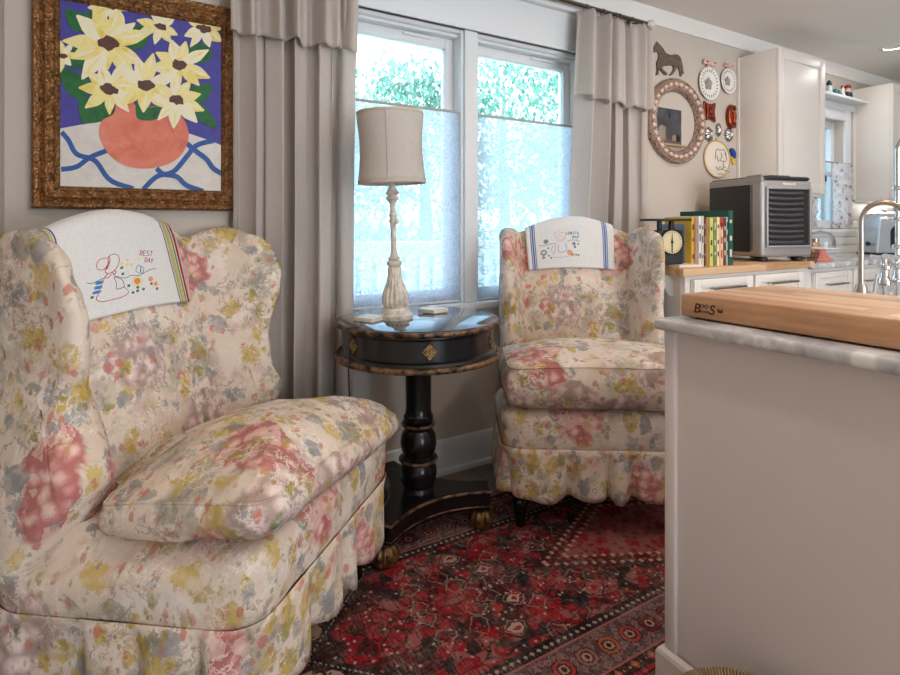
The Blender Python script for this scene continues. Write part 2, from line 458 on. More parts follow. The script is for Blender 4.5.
# oriental rug, object coordinates, x along its length
RHL, RHW = .995, .46
def rug_mat():
    b = MB('oriental_rug_pile', .95, 0, .05); X, Y, Z = b.xyz(b.ob)
    px = .0032
    x = (X/px).floor()*px; y = (Y/px).floor()*px
    ax, ay = (x-.475).abs(), y.abs()
    e = (RHW-ay).min(RHL-x.abs())             # distance from the edge
    al = b.mix                            # alias
    red, dred, navy, cream, rose, brown, orange = [lin(c) for c in ((146, 22, 36), (84, 20, 28), (30, 24, 32), (178, 152, 138), (150, 82, 80), (54, 30, 30), (176, 92, 56))]
    v2 = b.vec(ax, ay, 0.0)
    # field
    d1, c1 = b.vor(b.warp(b.warp(v2, 18, .05), 60, .012), 9.5, metric='MANHATTAN', dims='2D')
    d2, c2 = b.vor(b.warp(v2, 20, .02), 24, metric='CHEBYCHEV', dims='2D')
    d3, c3 = b.vor(v2, 46, metric='MANHATTAN', dims='2D')
    f = b.ramp(c2[0], [(0, red), (.42, red), (.46, dred), (.60, rose), (.74, navy), (.90, brown)], 'CONSTANT')
    f = al(d2.band(.38, .48)*.8, f, navy)
    f = al(d1.band(.31, .36)*c1[2].gt(.35)*.8, f, lin((160, 122, 110))); f = al(d1.band(.36, .44)*c1[0].gt(.3), f, navy)
    f = al(d1.lt(.22)*c1[0].gt(.35), f, b.ramp(c1[1], [(0, navy), (.4, rose), (.6, cream), (.8, brown)], 'CONSTANT'))
    f = al(d1.lt(.10), f, red)
    f = al(d3.lt(.24)*c3[0].gt(.5), f, b.ramp(c3[1], [(0, cream), (.4, navy), (.75, rose)], 'CONSTANT'))
    # central stepped medallion
    st = .014
    md = (ax/st).floor()*st*.50+(ay/st).floor()*st
    f = al(md.band(.205, .212), f, lin((196, 150, 136))); f = al(md.band(.212, .236), f, brown); f = al(md.band(.166, .174), f, lin((196, 150, 136))); f = al(md.band(.174, .205), f, al(d3.lt(.34), dred, rose))
    f = al(md.lt(.165), f, al(d2.lt(.24), rose, al(d3.lt(.3), lin((140, 40, 48)), lin((112, 34, 42)))))
    f = al(md.lt(.165)*d1.lt(.3), f, red)
    # spandrel corners
    hexd = ax+ay*1.0
    sp = al(d2.lt(.30), brown, al(d3.lt(.32)*c3[0].gt(.3), lin((176, 140, 124)), dred))
    sp = al(d2.band(.30, .40), sp, lin((178, 146, 130)))
    f = al(hexd.gt(1.19), f, sp)
    f = al(hexd.band(1.19, 1.222), f, navy); f = al(hexd.band(1.202, 1.21), f, al(((ax*90).frac()).lt(.5), navy, cream))
    # border
    alg = al(((RHW-ay).lt(RHL-x.abs())), y, x) # which way the border runs
    run = S_(b, b.mix(((RHW-ay).lt(RHL-x.abs())), b.vec(y, y, y), b.vec(x, x, x)))
    run = b.xyz(run.so)[0]
    u = run/.078; cell = u.floor(); fu = (u.frac()-.5).abs()*.078
    ev = (e-.108).abs()
    oct_ = fu.max(ev)*.75+(fu+ev)*.42
    dh, ch = b.vor(b.vec(cell*3.1, 0.3, 0.7), 1.0)
    medc = b.ramp(ch[0], [(0, lin((178, 84, 48))), (.35, lin((120, 20, 32))), (.6, lin((176, 60, 56))), (.8, lin((150, 88, 84)))], 'CONSTANT')
    bo = al(d3.lt(.30), lin((84, 62, 66)), lin((120, 92, 92)))
    bo = al(d3.band(.40, .5), bo, lin((158, 120, 116)))
    bo = al(oct_.band(.024, .034), bo, medc); bo = al(oct_.band(.034, .038), bo, navy); bo = al(oct_.lt(.024), bo, lin((58, 40, 44)))
    bo = al(oct_.lt(.016), bo, lin((184, 138, 118))); bo = al(oct_.lt(.009), bo, navy)
    f = al(e.lt(.205), f, navy)
    dots = ((run/.022).frac()-.5).abs()*.022
    f = al(e.band(.17, .205)*((dots+(e-.187).abs()).lt(.007)), f, cream)
    f = al(e.lt(.17), f, lin((160, 96, 92))); f = al(e.lt(.163), f, bo)
    f = al(e.lt(.053), f, lin((160, 96, 92))); f = al(e.lt(.047), f, brown)
    u2 = ((run/.06).frac()-.5).abs()*.06
    f = al(e.lt(.047)*((u2+(e-.03).abs()).lt(.013)), f, orange)
    f = al(e.lt(.047)*(((run/.02).frac()-.5).abs()*.02+(e-.03).abs()).lt(.004), f, cream)
    f = al(e.lt(.012), f, lin((150, 26, 40)))
    # worn pile: pale threads showing through
    w = b.noise(b.vec(X*3, Y*3, 0.0), 3, 4, .65)
    th = b.noise(b.vec(X*500, Y*30, 0.0), 1, 2).step(.45, .7)
    th2 = b.noise(b.vec(X*26, Y*500, 0.0), 1, 2).step(.5, .7)
    f = al((w.step(.38, .66)*.85+.16)*(th*.55+th2*.5), f, lin((176, 150, 136)))
    spk = b.noise(b.ob, 420, 1)
    f = al(spk.step(.55, .75)*.45, f, lin((30, 20, 24)))
    b.col(f); b.bump(b.noise(b.ob, 500, 2), .5, .003); return b.m
M['rug'] = rug_mat()
WK, WI, WS, WP_, WD, SUN, SKY, EXPO = 2.5, 8, 6, 10, 84, 5.0, 5.4, 0.0

# ================================================================== ROOM SHELL
WX0, WX1, WZ0, WZ1 = .68, 2.06, .755, 2.0          # main window opening
KX0, KX1, KZ0, KZ1 = 4.25, 4.86, 1.085, 1.93        # kitchen window opening
TH = .16
bm = BM()
def wall_with_holes(bm, x0, x1, holes, y0, y1, z1):
    xs = x0
    for (a, c, d, e) in holes:
        box(bm, xs, a, y0, y1, 0, z1); box(bm, a, c, y0, y1, 0, d); box(bm, a, c, y0, y1, e, z1); xs = c
    box(bm, xs, x1, y0, y1, 0, z1)
wall_with_holes(bm, XL-.15, XR+.15, [(WX0, WX1, WZ0, WZ1), (KX0, KX1, KZ0, KZ1)], Y0, Y0+TH, CEIL)
bmesh.ops.remove_doubles(bm, verts=bm.verts[:], dist=1e-5)
struct('wall_back', bm, M['wall'], smooth=False)
bm = BM(); box(bm, XL-.15, XL, YB, Y0, 0, CEIL); struct('wall_left', bm, M['wall'], smooth=False)
bm = BM(); box(bm, XR, XR+.15, YB, Y0, 0, CEIL); struct('wall_right', bm, M['wall'], smooth=False)
bm = BM()
wall_with_holes(bm, XL-.15, XR+.15, [(.3, 3.3, .05, 2.12)], YB-.15, YB, CEIL)
struct('wall_front', bm, M['wall'], smooth=False)
bm = BM(); box(bm, XL-.15, XR+.15, YB-.15, Y0+TH, -.12, 0); struct('floor', bm, M['floor'], smooth=False)
bm = BM(); box(bm, XL-.15, XR+.15, YB-.15, Y0+TH, CEIL, CEIL+.15); struct('ceiling', bm, M['ceiling'], smooth=False)
# unseen frame and opening added behind the camera for the rear fill light
dr = struct_root('fill_opening_1')
bm = BM()
for a, c in ((.3, .38), (1.76, 1.84), (3.22, 3.3)): box(bm, a, c, YB-.12, YB-.02, .05, 2.12)
box(bm, .38, 3.22, YB-.12, YB-.02, .05, .15); box(bm, .38, 3.22, YB-.12, YB-.02, 2.04, 2.12)
obj('fill_opening_frame', bm, M['trim'], dr, smooth=False)
# baseboards
def base_prof(bm, x0, x1, yw):
    pr = [(0, 0), (.026, 0), (.026, .018), (.014, .026), (.014, .135), (.010, .146), (.004, .152), (0, .152)]
    A = [bm.verts.new((x0, yw-d, z)) for d, z in pr]; B = [bm.verts.new((x1, yw-d, z)) for d, z in pr]
    for k in range(len(pr)): bm.faces.new((A[k], A[(k+1) % len(pr)], B[(k+1) % len(pr)], B[k]))
    bm.faces.new(A[::-1]); bm.faces.new(B)
bm = BM(); base_prof(bm, XL, 2.13, Y0); struct('baseboard_back', bm, M['trim'], angle=25)
bm = BM(); box(bm, XL, XL+.014, YB, Y0-.03, 0, .152, .003); struct('baseboard_left', bm, M['trim'])
# crown moulding
bm = BM()
pr = [(0, CEIL-.078), (.007, CEIL-.078), (.010, CEIL-.068), (.018, CEIL-.045), (.030, CEIL-.022), (.036, CEIL-.010), (.04, CEIL), (0, CEIL)]
A = [bm.verts.new((XL, Y0-d, z)) for d, z in pr]; B = [bm.verts.new((XR, Y0-d, z)) for d, z in pr]
for k in range(len(pr)): bm.faces.new((A[k], A[(k+1) % len(pr)], B[(k+1) % len(pr)], B[k]))
bm.faces.new(A[::-1]); bm.faces.new(B)
struct('trim_1', bm, M['ceiling'], angle=25)

# ------------------------------------------------------------------ main window
w1 = struct_root('window_1')
MX0, MX1 = 1.332, 1.40
bm = BM()
box(bm, WX0-.085, WX0, Y0-.018, Y0, .70, 2.02, .003); box(bm, WX1, WX1+.085, Y0-.018, Y0, .70, 2.02, .003)
box(bm, WX0-.1, WX1+.1, Y0-.022, Y0, 2.0, 2.195, .003)         # wide header board
box(bm, WX0-.115, WX1+.115, Y0-.05, Y0, 2.195, 2.222, .006)    # cap
box(bm, WX0-.1, WX1+.1, Y0-.03, Y0, 2.0, 2.012, .003)
obj('casing', bm, M['trim'], w1)
bm = BM(); box(bm, MX0, MX1, Y0-.015, Y0+.12, WZ0, WZ1, .003); obj('mullion', bm, M['trim'], w1)
bm = BM(); box(bm, WX0-.1, WX1+.1, Y0-.045, Y0+.12, WZ0-.03, WZ0, .006); box(bm, WX0-.085, WX1+.085, Y0-.018, Y0, WZ0-.12, WZ0-.03, .003)
obj('sill', bm, M['trim'], w1)
bm = BM()                                                       # jamb lining with stepped stops at the head
for a, c in ((WX0, MX0), (MX1, WX1)):
    box(bm, a, a+.012, Y0, Y0+.13, WZ0, WZ1); box(bm, c-.012, c, Y0, Y0+.13, WZ0, WZ1)
    box(bm, a+.012, c-.012, Y0+.005, Y0+.13, WZ1-.014, WZ1)
    box(bm, a+.012, c-.012, Y0+.03, Y0+.13, WZ1-.026, WZ1-.014)
obj('jamb', bm, M['trim'], w1, smooth=False)
for a, c in ((WX0+.012, MX0-.012), (MX1+.012, WX1-.012)):
    bm = BM(); fw = .042; y0, y1 = Y0+.07, Y0+.115; zt = WZ1-.026
    box(bm, a, a+fw, y0, y1, WZ0, zt, .003); box(bm, c-fw, c, y0, y1, WZ0, zt, .003)
    box(bm, a+fw, c-fw, y0, y1, WZ0, WZ0+.055, .003); box(bm, a+fw, c-fw, y0, y1, zt-.045, zt, .003)
    box(bm, (a+c)/2+.05, (a+c)/2+.19, y0-.012, y0, zt-.02, zt-.008, .003)
    s = obj('sash_frame', bm, M['trim'], w1)
    bm = BM(); box(bm, a+fw, c-fw, y0+.02, y0+.026, WZ0+.055, zt-.045); obj('pane', bm, M['pane'], s, smooth=False)
# bottom-up shades in the window
SZ1 = 1.632
for a, c, lab in ((WX0+.014, MX0-.003, 'sheer lace bottom-up shade in the left window, behind the lamp'),
                  (MX1+.003, WX1-.014, 'sheer lace bottom-up shade in the right window, behind the far floral chair')):
    t = thing('lace_blind', lab, 'shade', ((a+c)/2, Y0+.02, WZ0), 0, 'sheer shades in the double window')
    hw = (c-a)/2; h = SZ1-WZ0
    bm = BM(); n = 40
    grid(bm, 3, 2*n, lambda u, v: Vector((-hw+.003+(2*hw-.006)*u, .0002*(1 if int(round(v*(2*n-1))) % 2 else -1), .004+(h-.012)*v)))
    obj('lace_panel', bm, M['lace'], t, smooth=False)
    bm = BM(); box(bm, -hw, hw, -.008, .008, h-.010, h, .002); obj('top_rail', bm, simple('shade_rail', (176, 168, 160), .6), t)
    bm = BM(); box(bm, -hw, hw, -.008, .008, .0, .010, .002); obj('bottom_rail', bm, M['trim'], t)

# ------------------------------------------------------------------ kitchen window
w2 = struct_root('window_2')
bm = BM()
box(bm, KX1, KX1+.085, Y0-.02, Y0, KZ0-.02, KZ1+.085, .003); box(bm, KX0-.085, KX0, Y0-.02, Y0, KZ0-.02, KZ1+.085, .003)
box(bm, KX0, KX1, Y0-.02, Y0, KZ1, KZ1+.085, .003)
obj('casing', bm, M['trim'], w2)
bm = BM(); box(bm, KX0-.1, KX1+.1, Y0-.05, Y0+.12, KZ0-.03, KZ0, .005); obj('sill', bm, M['trim'], w2)
bm = BM(); a, c = KX0, KX1; fw = .05
box(bm, a, a+fw, Y0+.06, Y0+.11, KZ0, KZ1, .003); box(bm, c-fw, c, Y0+.06, Y0+.11, KZ0, KZ1, .003)
box(bm, a+fw, c-fw, Y0+.06, Y0+.11, KZ0, KZ0+.05, .003); box(bm, a+fw, c-fw, Y0+.06, Y0+.11, KZ1-.05, KZ1, .003)
box(bm, a+fw, c-fw, Y0+.06, Y0+.10, 1.50, 1.535, .003)
s = obj('sash_frame', bm, M['trim'], w2)
bm = BM(); box(bm, a+fw, c-fw, Y0+.08, Y0+.086, KZ0+.05, KZ1-.05); obj('pane', bm, M['pane'], s, smooth=False)

# ================================================================== OUTSIDE
deck = simple('sunlit_deck', (222, 220, 214), .9, var=.05, vs=3)
bm = BM(); box(bm, -1.0, 9, Y0+TH+.02, Y0+3.2, -.12, 0); struct('floor_porch', bm, deck, smooth=False)
lawn = simple('lawn_grass', (186, 212, 168), .95, var=.2, vs=6)
bm = BM(); box(bm, -30, 45, Y0+3.2, 60, -.5, -.35); o = struct('floor_lawn', bm, lawn, smooth=False)
# porch railing
rt = thing('porch_railing', 'white porch railing with square balusters seen through the sheer shades', 'railing', (0, Y0+1.35, 0))
rp = simple('railing_paint', (232, 234, 236), .6, var=.03)
bm = BM(); box(bm, -.6, 6.0, -.04, .04, .955, 1.0, .006); box(bm, -.6, 6, -.018, .018, .90, .955, .003); obj('top_rail', bm, rp, rt)
bm = BM(); box(bm, -.6, 6.0, -.02, .02, .12, .17, .004); obj('bottom_rail', bm, rp, rt)
first = None
for k in range(58):
    x = -.5+k*.112
    if first is None:
        bm = BM(); box(bm, -.026, .026, -.026, .026, .17, .90); first = obj('baluster', bm, rp, rt, smooth=False); first.location.x = x
    else:
        c = first.copy(); C.objects.link(c); c.parent = rt; c.location.x = x
for x in (-.58, 2.62, 5.96):
    bm = BM(); box(bm, x-.045, x+.045, -.045, .045, 0, 1.06, .005); obj('post', bm, rp, rt)
# trees
leafm = []
for i, c in enumerate(((140, 176, 158), (112, 156, 138), (160, 192, 176))):
    b = MB('tree_leaf', .7, 0, .2); b.col(lin(c))
    t = b.N('ShaderNodeBsdfTranslucent'); t.inputs[0].default_value = lin(c)
    mx = b.N('ShaderNodeMixShader'); mx.inputs[0].default_value = .4
    b.L(b.p.outputs[0], mx.inputs[1]); b.L(t.outputs[0], mx.inputs[2]); b.L(mx.outputs[0], b.out.inputs[0]); leafm.append(b.m)
bark = simple('tree_bark', (168, 166, 158), .95, var=.2, vs=20, bump=.5, bs=40)
def tree(x, y, h, r, label, seed, n=3200):
    rnd = random.Random(seed)
    t = thing('leafy_tree', label, 'tree', (x, y, -.35), 0, 'trees beyond the porch')
    bm = BM()
    tube(bm, [(0, 0, 0), (.05, 0, h*.3), (0, .05, h*.55), (.03, 0, h*.8)], .2, 10, rad=lambda f: .22*(1-f*.8))
    obj('trunk', bm, bark, t)
    bm = BM(); cl = []
    for k in range(34):
        a = rnd.uniform(0, 2*PI); zz = rnd.uniform(.12, 1.0); rr = r*math.sqrt(max(0.05, 1-(2*zz-1.0)**2*.9))*rnd.uniform(.35, 1)
        cl.append(Vector((math.cos(a)*rr, math.sin(a)*rr, h*(.18+.80*zz))))
    for k in range(n):
        p = rnd.choice(cl)+Vector((rnd.gauss(0, 1), rnd.gauss(0, 1), rnd.gauss(0, .8)))*r*.2
        s = rnd.uniform(.06, .13)
        R = Matrix.Rotation(rnd.uniform(0, 2*PI), 3, 'Z') @ Matrix.Rotation(rnd.uniform(0, PI), 3, 'X')
        q = [bm.verts.new(p+R @ Vector(v)*s) for v in ((0, -1, 0), (.55, -.1, .12), (0, 1, 0), (-.55, -.1, .12))]
        f = bm.faces.new(q); f.material_index = rnd.randrange(3)
    obj('crown', bm, leafm, t, smooth=False)
tree(4.4, 12.0, 4.3, 1.6, 'leafy tree seen through the left pane, lowest at its left edge', 1, 2600)
tree(6.5, 12.2, 5.5, 1.9, 'leafy tree seen through the left pane, just left of the mullion', 2)
tree(9.1, 12.4, 6.4, 2.2, 'tall leafy tree seen through the right pane', 3, 3600)
tree(12.2, 13.0, 6.4, 2.2, 'leafy tree partly behind the right curtain', 4)
tree(17.5, 10.0, 5.5, 2.2, 'leafy tree beyond the kitchen window', 6, 2200)
# hedge band beneath the trees
bm = BM(); rnd = random.Random(9)
for k in range(9000):
    p = Vector((rnd.uniform(-6, 16), rnd.uniform(7.6, 8.6), -.35+1.5*rnd.random()**.8)); s = rnd.uniform(.05, .1)
    R = Matrix.Rotation(rnd.uniform(0, 2*PI), 3, 'Z') @ Matrix.Rotation(rnd.uniform(0, PI), 3, 'X')
    f = bm.faces.new([bm.verts.new(p+R @ Vector(v)*s) for v in ((0, -1, 0), (.55, -.1, .12), (0, 1, 0), (-.55, -.1, .12))]); f.material_index = rnd.randrange(3)
o = obj('garden_hedge', bm, leafm, smooth=False); tag(o, 'pale leafy hedge across the garden behind the porch railing', 'hedge'); o['kind'] = 'stuff'

# ================================================================== CURTAINS
YC = Y0-.10
def curtain(name, label, xt0, xt1, xb0, xb1, zb, zflap0, zflap1, folds, seed, ztop, zbot_rad=.02):
    rnd = random.Random(seed)
    ph = [rnd.uniform(0, 2*PI) for _ in range(6)]
    t = thing(name, label, 'curtain', ((xb0+xb1)/2, YC, zb), 0, 'linen curtains at the double window')
    ox, oy, oz = t.location
    def off(u, v, amp):
        a = amp*math.sin(2*PI*folds*u+ph[0]+.9*math.sin(2*PI*u*1.3+ph[1])+.5*(1-v)*math.sin(ph[4]+4*u))
        a += amp*.45*math.sin(2*PI*folds*1.9*u+ph[2]+1.2*v)
        return a+.006*math.sin(9*v+ph[3]+5*u)
    def fn(u, v):
        x0 = xb0+(xt0-xb0)*v**.8; x1 = xb1+(xt1-xb1)*v**.8
        z = zb+(ztop-zb)*v
        return Vector((x0+(x1-x0)*u+.012*math.sin(2*PI*folds*u*2+ph[5])-ox, YC+off(u, v, .034)-oy, z-oz))
    bm = BM(); grid(bm, 150, 60, fn); o = obj('panel', bm, M['linen'], t, angle=180); mod(o, 'SOLIDIFY', thickness=.0016)
    def fl(u, v):
        zz = (zflap0+(zflap1-zflap0)*u)+.012*math.sin(2*PI*folds*u+1)
        w = .01+.012*(1-v)
        x0 = xb0+(xt0-xb0)*(.6+.4*v)-.012; x1 = xb1+(xt1-xb1)*(.6+.4*v)+.012
        z = zz+(ztop-zz)*v
        y = YC+off(u, .9, .034)-w-.006-.020*(1-v)*(.5+.5*math.sin(2*PI*folds*.5*u+ph[2]))
        if v > .93: y += (v-.93)/.07*.012
        return Vector((x0+(x1-x0)*u-ox, y-oy, z-oz))
    bm = BM(); grid(bm, 150, 30, fl); o = obj('flap', bm, M['linen'], t, angle=180); mod(o, 'SOLIDIFY', thickness=.0016)
    return t
cl_ = W(232, 100, YC).x; cr_ = W(353, 100, YC).x
curtain('window_curtain', 'grey-beige linen curtain left of the window, behind the near floral chair', cl_, cr_, W(236, 300, YC).x, W(344, 300, YC).x, .012,
        W(232, 31, YC-.04).z, W(352, 50, YC-.04).z, 4.6, 3, 2.19)
curtain('window_curtain', 'pale linen curtain right of the window, half lit by the daylight', W(581, 60, YC).x, W(648, 60, YC).x, W(563, 220, YC).x, W(644, 220, YC).x, .012,
        W(575, 96, YC-.04).z, W(643, 110, YC-.04).z, 4.2, 11, 2.185)
# rod
RZ = W(620, 17, Y0-.075).z
t = thing('curtain_rod', 'dark metal double curtain rod with a clear end knob above the window', 'curtain rod', (1.3, Y0-.085, RZ))
XE = W(645, 20, Y0-.075).x
rodm = simple('pewter_rod', (112, 106, 100), .3, .9)
bm = BM(); tube(bm, [(.22-1.3, 0, 0), (XE-1.3, 0, 0)], .010, 14); obj('rod', bm, rodm, t)
bm = BM(); tube(bm, [(.22-1.3, .035, .022), (XE-1.33, .035, .022)], .006, 10); obj('rear_rod', bm, rodm, t)
bm = BM(); lathe(bm, [(.0, 0), (.012, 0), (.012, .012), (.022, .02), (.027, .036), (.020, .052), (.0, .058)], mat=Matrix.Rotation(PI/2, 4, 'Y'), c=(XE-1.3, 0, 0), n=16, cap=False)
obj('end_knob', bm, simple('frosted_knob', (214, 210, 206), .15), t)
for x in (.30, 1.366, XE-.05):
    bm = BM(); box(bm, x-1.3-.009, x-1.3+.009, .0, .085, -.004, .006, .002); box(bm, x-1.3-.012, x-1.3+.012, .073, .085, -.04, .04, .003); obj('bracket', bm, rodm, t)
for px in (586, 603, 615, 619, 632):
    x = W(px, 10, Y0-.085).x
    bm = BM(); tube(bm, [(x-1.3, math.cos(a)*.0165, -.0065+math.sin(a)*.0165) for a in [2*PI*k/20 for k in range(20)]], .0022, 6, closed=True)
    o = obj('ring', bm, rodm, t)

# ================================================================== PAINTING
PY = Y0-.012
fx0, fx1 = W(31, 208, Y0-.04).x, W(243, 208, Y0-.04).x
fz0 = W(31, 208, Y0-.04).z; fz1 = 1.885
pt = thing('framed_painting', 'painting of yellow flowers in an orange vase in an ornate gilded frame', 'painting', ((fx0+fx1)/2, Y0-.002, fz0))
ox, oy, oz = pt.location
fw = W(60, 100, Y0-.03).x-fx0
prof = [(0, 0), (0, .032), (.10, .04), (.2, .036), (.28, .030), (.36, .034), (.5, .044), (.64, .036), (.72, .028), (.78, .030), (.84, .034), (.90, .024), (1.0, .018), (1.0, 0)]
bm = BM(); rings = []
sub = 46
cor = [(fx0, fz0, 1, 1), (fx1, fz0, -1, 1), (fx1, fz1, -1, -1), (fx0, fz1, 1, -1)]
for i in range(4):
    a, b_ = cor[i], cor[(i+1) % 4]
    for k in range(sub):
        f = k/sub; ring = []
        for (w_, d) in prof:
            pa = (a[0]+a[2]*w_*fw, a[1]+a[3]*w_*fw); pb = (b_[0]+b_[2]*w_*fw, b_[1]+b_[3]*w_*fw)
            x = pa[0]+(pb[0]-pa[0])*f; z = pa[1]+(pb[1]-pa[1])*f
            dd = d
            if .3 < w_ < .75: dd += .005*math.sin(f*sub*1.57)*(1 if k % 2 else .4)
            if .78 < w_ < .9: dd += .002*(1 if k % 2 else -1)
            ring.append(bm.verts.new((x-ox, -dd, z-oz)))
        rings.append(ring)
n = len(rings)
for i in range(n):
    a, b_ = rings[i], rings[(i+1) % n]
    for k in range(len(prof)-1): bm.faces.new((a[k], a[k+1], b_[k+1], b_[k]))
obj('gilded_frame', bm, M['gilt'], pt, angle=50)
# canvas with the picture
cx0, cx1, cz0, cz1 = fx0+fw*.98, fx1-fw*.98, fz0+fw*.98, fz1-fw*.98
def paint(name, cols, sc_=25, st=(1, 1, 1)):
    b = MB(name, .6); n = b.noise(b.map(b.ob, st), sc_, 3, .6, .8)
    b.col(b.ramp(n, [(.25+.5*i/max(1, len(cols)-1), lin(c)) for i, c in enumerate(cols)])); b.bump(n, .2, .002); return b.m
PM = [paint('painted_indigo', [(58, 54, 140), (72, 68, 158)]), paint('painted_white_cloth', [(206, 200, 192), (224, 218, 210)]),
      paint('painted_terracotta', [(196, 92, 70), (216, 118, 94), (226, 140, 116)], 14), paint('painted_green', [(10, 58, 30), (22, 104, 46), (14, 74, 40)], 20),
      paint('painted_yellow', [(232, 216, 168), (238, 224, 150), (226, 196, 60)], 22), paint('painted_brown', [(74, 42, 36), (98, 58, 46)], 60),
      paint('painted_blue_line', [(28, 74, 142), (44, 92, 160)], 30), paint('painted_cream', [(236, 226, 190), (240, 232, 206)], 22)]
bm = BM(); box(bm, cx0-ox, cx1-ox, -.016, -.006, cz0-oz, cz1-oz, mi=0)
lay = [0]
def CV(zx, zy):                            # photo crop pixel -> point of the canvas
    p = W(zx/3, zy/3, Y0-.02)
    return min(max(p.x, cx0+.001), cx1-.001), min(max(p.z, cz0+.001), cz1-.001)
def poly(pts, mi):
    lay[0] += 1; y = -.0161-.00002*lay[0]
    q = []
    for p in pts:
        c = CV(*p)
        if not q or math.dist(c, q[-1]) > 1e-5: q.append(c)
    if len(q) > 2 and math.dist(q[0], q[-1]) < 1e-5: q.pop()
    if len(q) < 3: return
    f = bm.faces.new([bm.verts.new((x-ox, y, z-oz)) for x, z in q]); f.material_index = mi
    bmesh.ops.triangulate(bm, faces=[f])
def ell(cx, cy, rx, ry, rot=0, n=16, wob=0, rnd=random.Random(1)):
    o = []
    for k in range(n):
        a = 2*PI*k/n; r = 1+wob*rnd.uniform(-1, 1)
        x, y = rx*r*math.cos(a), ry*r*math.sin(a)
        o.append((cx+x*math.cos(rot)-y*math.sin(rot), cy+x*math.sin(rot)+y*math.cos(rot)))
    return o
def stroke(pts, w, mi):
    P = crom(pts, 24, False)
    for a, c in zip(P, P[1:]):
        dx, dy = c[0]-a[0], c[1]-a[1]; l = math.hypot(dx, dy) or 1; nx, ny = -dy/l*w, dx/l*w
        ex, ey = dx*.15, dy*.15
        poly([(a[0]+nx-ex, a[1]+ny-ey), (c[0]+nx+ex, c[1]+ny+ey), (c[0]-nx+ex, c[1]-ny+ey), (a[0]-nx-ex, a[1]-ny-ey)], mi)
poly([(178, 385), (240, 374), (320, 362), (420, 372), (560, 398), (620, 418), (675, 436), (675, 600), (178, 600)], 1)
for pts in ([(184, 396), (205, 420), (230, 462), (285, 482), (330, 540), (400, 566)], [(184, 508), (230, 500), (270, 472), (320, 452)],
            [(430, 568), (470, 530), (520, 515), (560, 470), (590, 436), (640, 422)], [(470, 505), (490, 522), (530, 530), (560, 556), (610, 574)],
            [(560, 430), (590, 455), (620, 478), (640, 505), (668, 522)]): stroke(pts, 7.5, 6)
for p in ([(200, 25), (240, 38), (300, 35), (285, 60), (250, 95), (215, 85), (198, 50)], [(350, 85), (400, 74), (448, 86), (440, 130), (410, 150), (370, 130)],
          [(205, 160), (235, 142), (250, 165), (295, 185), (270, 208), (225, 205), (200, 190)], [(184, 200), (220, 212), (262, 238), (280, 262), (240, 298), (205, 280), (184, 240)],
          [(236, 305), (260, 292), (300, 300), (340, 330), (320, 358), (270, 370), (244, 362)],
          [(555, 150), (600, 130), (635, 150), (628, 180), (590, 190)], [(540, 285), (570, 262), (632, 252), (625, 290), (590, 310)], [(560, 310), (610, 315), (650, 372), (640, 384), (600, 362)]):
    poly(crom(p, 28), 3)
poly(crom([(348, 292), (380, 285), (408, 318), (430, 322), (488, 318), (510, 330), (548, 352), (566, 400), (556, 445), (520, 485), (450, 505), (380, 498), (325, 460), (298, 405), (306, 362), (342, 340)], 60), 2)
poly(crom([(412, 300), (445, 322), (486, 318), (492, 345), (450, 362), (410, 352)], 24), 3)
rnd = random.Random(4)
for (cx, cy, R_, np_, sx) in ((338, 18, 78, 9, 1.0), (480, 80, 70, 8, 1), (612, 86, 78, 8, 1), (188, 168, 52, 7, 1), (322, 130, 128, 11, 1.05), (538, 195, 92, 9, 1.05),
                          (330, 268, 98, 9, 1), (437, 256, 100, 9, 1), (528, 300, 92, 9, 1)):
    a0 = rnd.uniform(0, 1)
    for k in range(np_):
        a = a0+2*PI*k/np_+rnd.uniform(-.18, .18); L_ = R_*rnd.uniform(.72, 1.02); w_ = R_*rnd.uniform(.15, .21)
        pts = [(0, -w_*.3), (L_*.3, -w_*.85), (L_*.6, -w_), (L_*.88, -w_*.45), (L_*1.04, 0), (L_*.86, w_*.5), (L_*.6, w_), (L_*.3, w_*.85), (0, w_*.3)]
        mi = 7 if rnd.random() < .4 else 4
        poly([(cx+sx*(x*math.cos(a)-y*math.sin(a)), cy+x*math.sin(a)+y*math.cos(a)) for x, y in crom(pts, 20)], mi)
        if rnd.random() < .7:
            pts = [(L_*.3, -w_*.25), (L_*.75, -w_*.3), (L_*.9, 0), (L_*.7, w_*.2)]
            poly([(cx+sx*(x*math.cos(a)-y*math.sin(a)), cy+x*math.sin(a)+y*math.cos(a)) for x, y in pts], 4 if mi == 7 else 7)
    poly(ell(cx, cy, R_*.27, R_*.15, .3, 14, .25, rnd), 5)
me_o = obj('canvas', bm, PM, pt, smooth=False)

# ================================================================== RUG
RC = (1.125, 1.367)
def rugfn(bm):
    box(bm, -RHL, RHL, -RHW, RHW, 0, .007, .002, 1)
bm = BM(); rugfn(bm); o = obj('oriental_rug', bm, M['rug']); o.location = (RC[0], RC[1], .0005)
tag(o, 'worn red oriental rug with a medallion border on the floor between the chairs', 'rug')
RT_Z = .0075

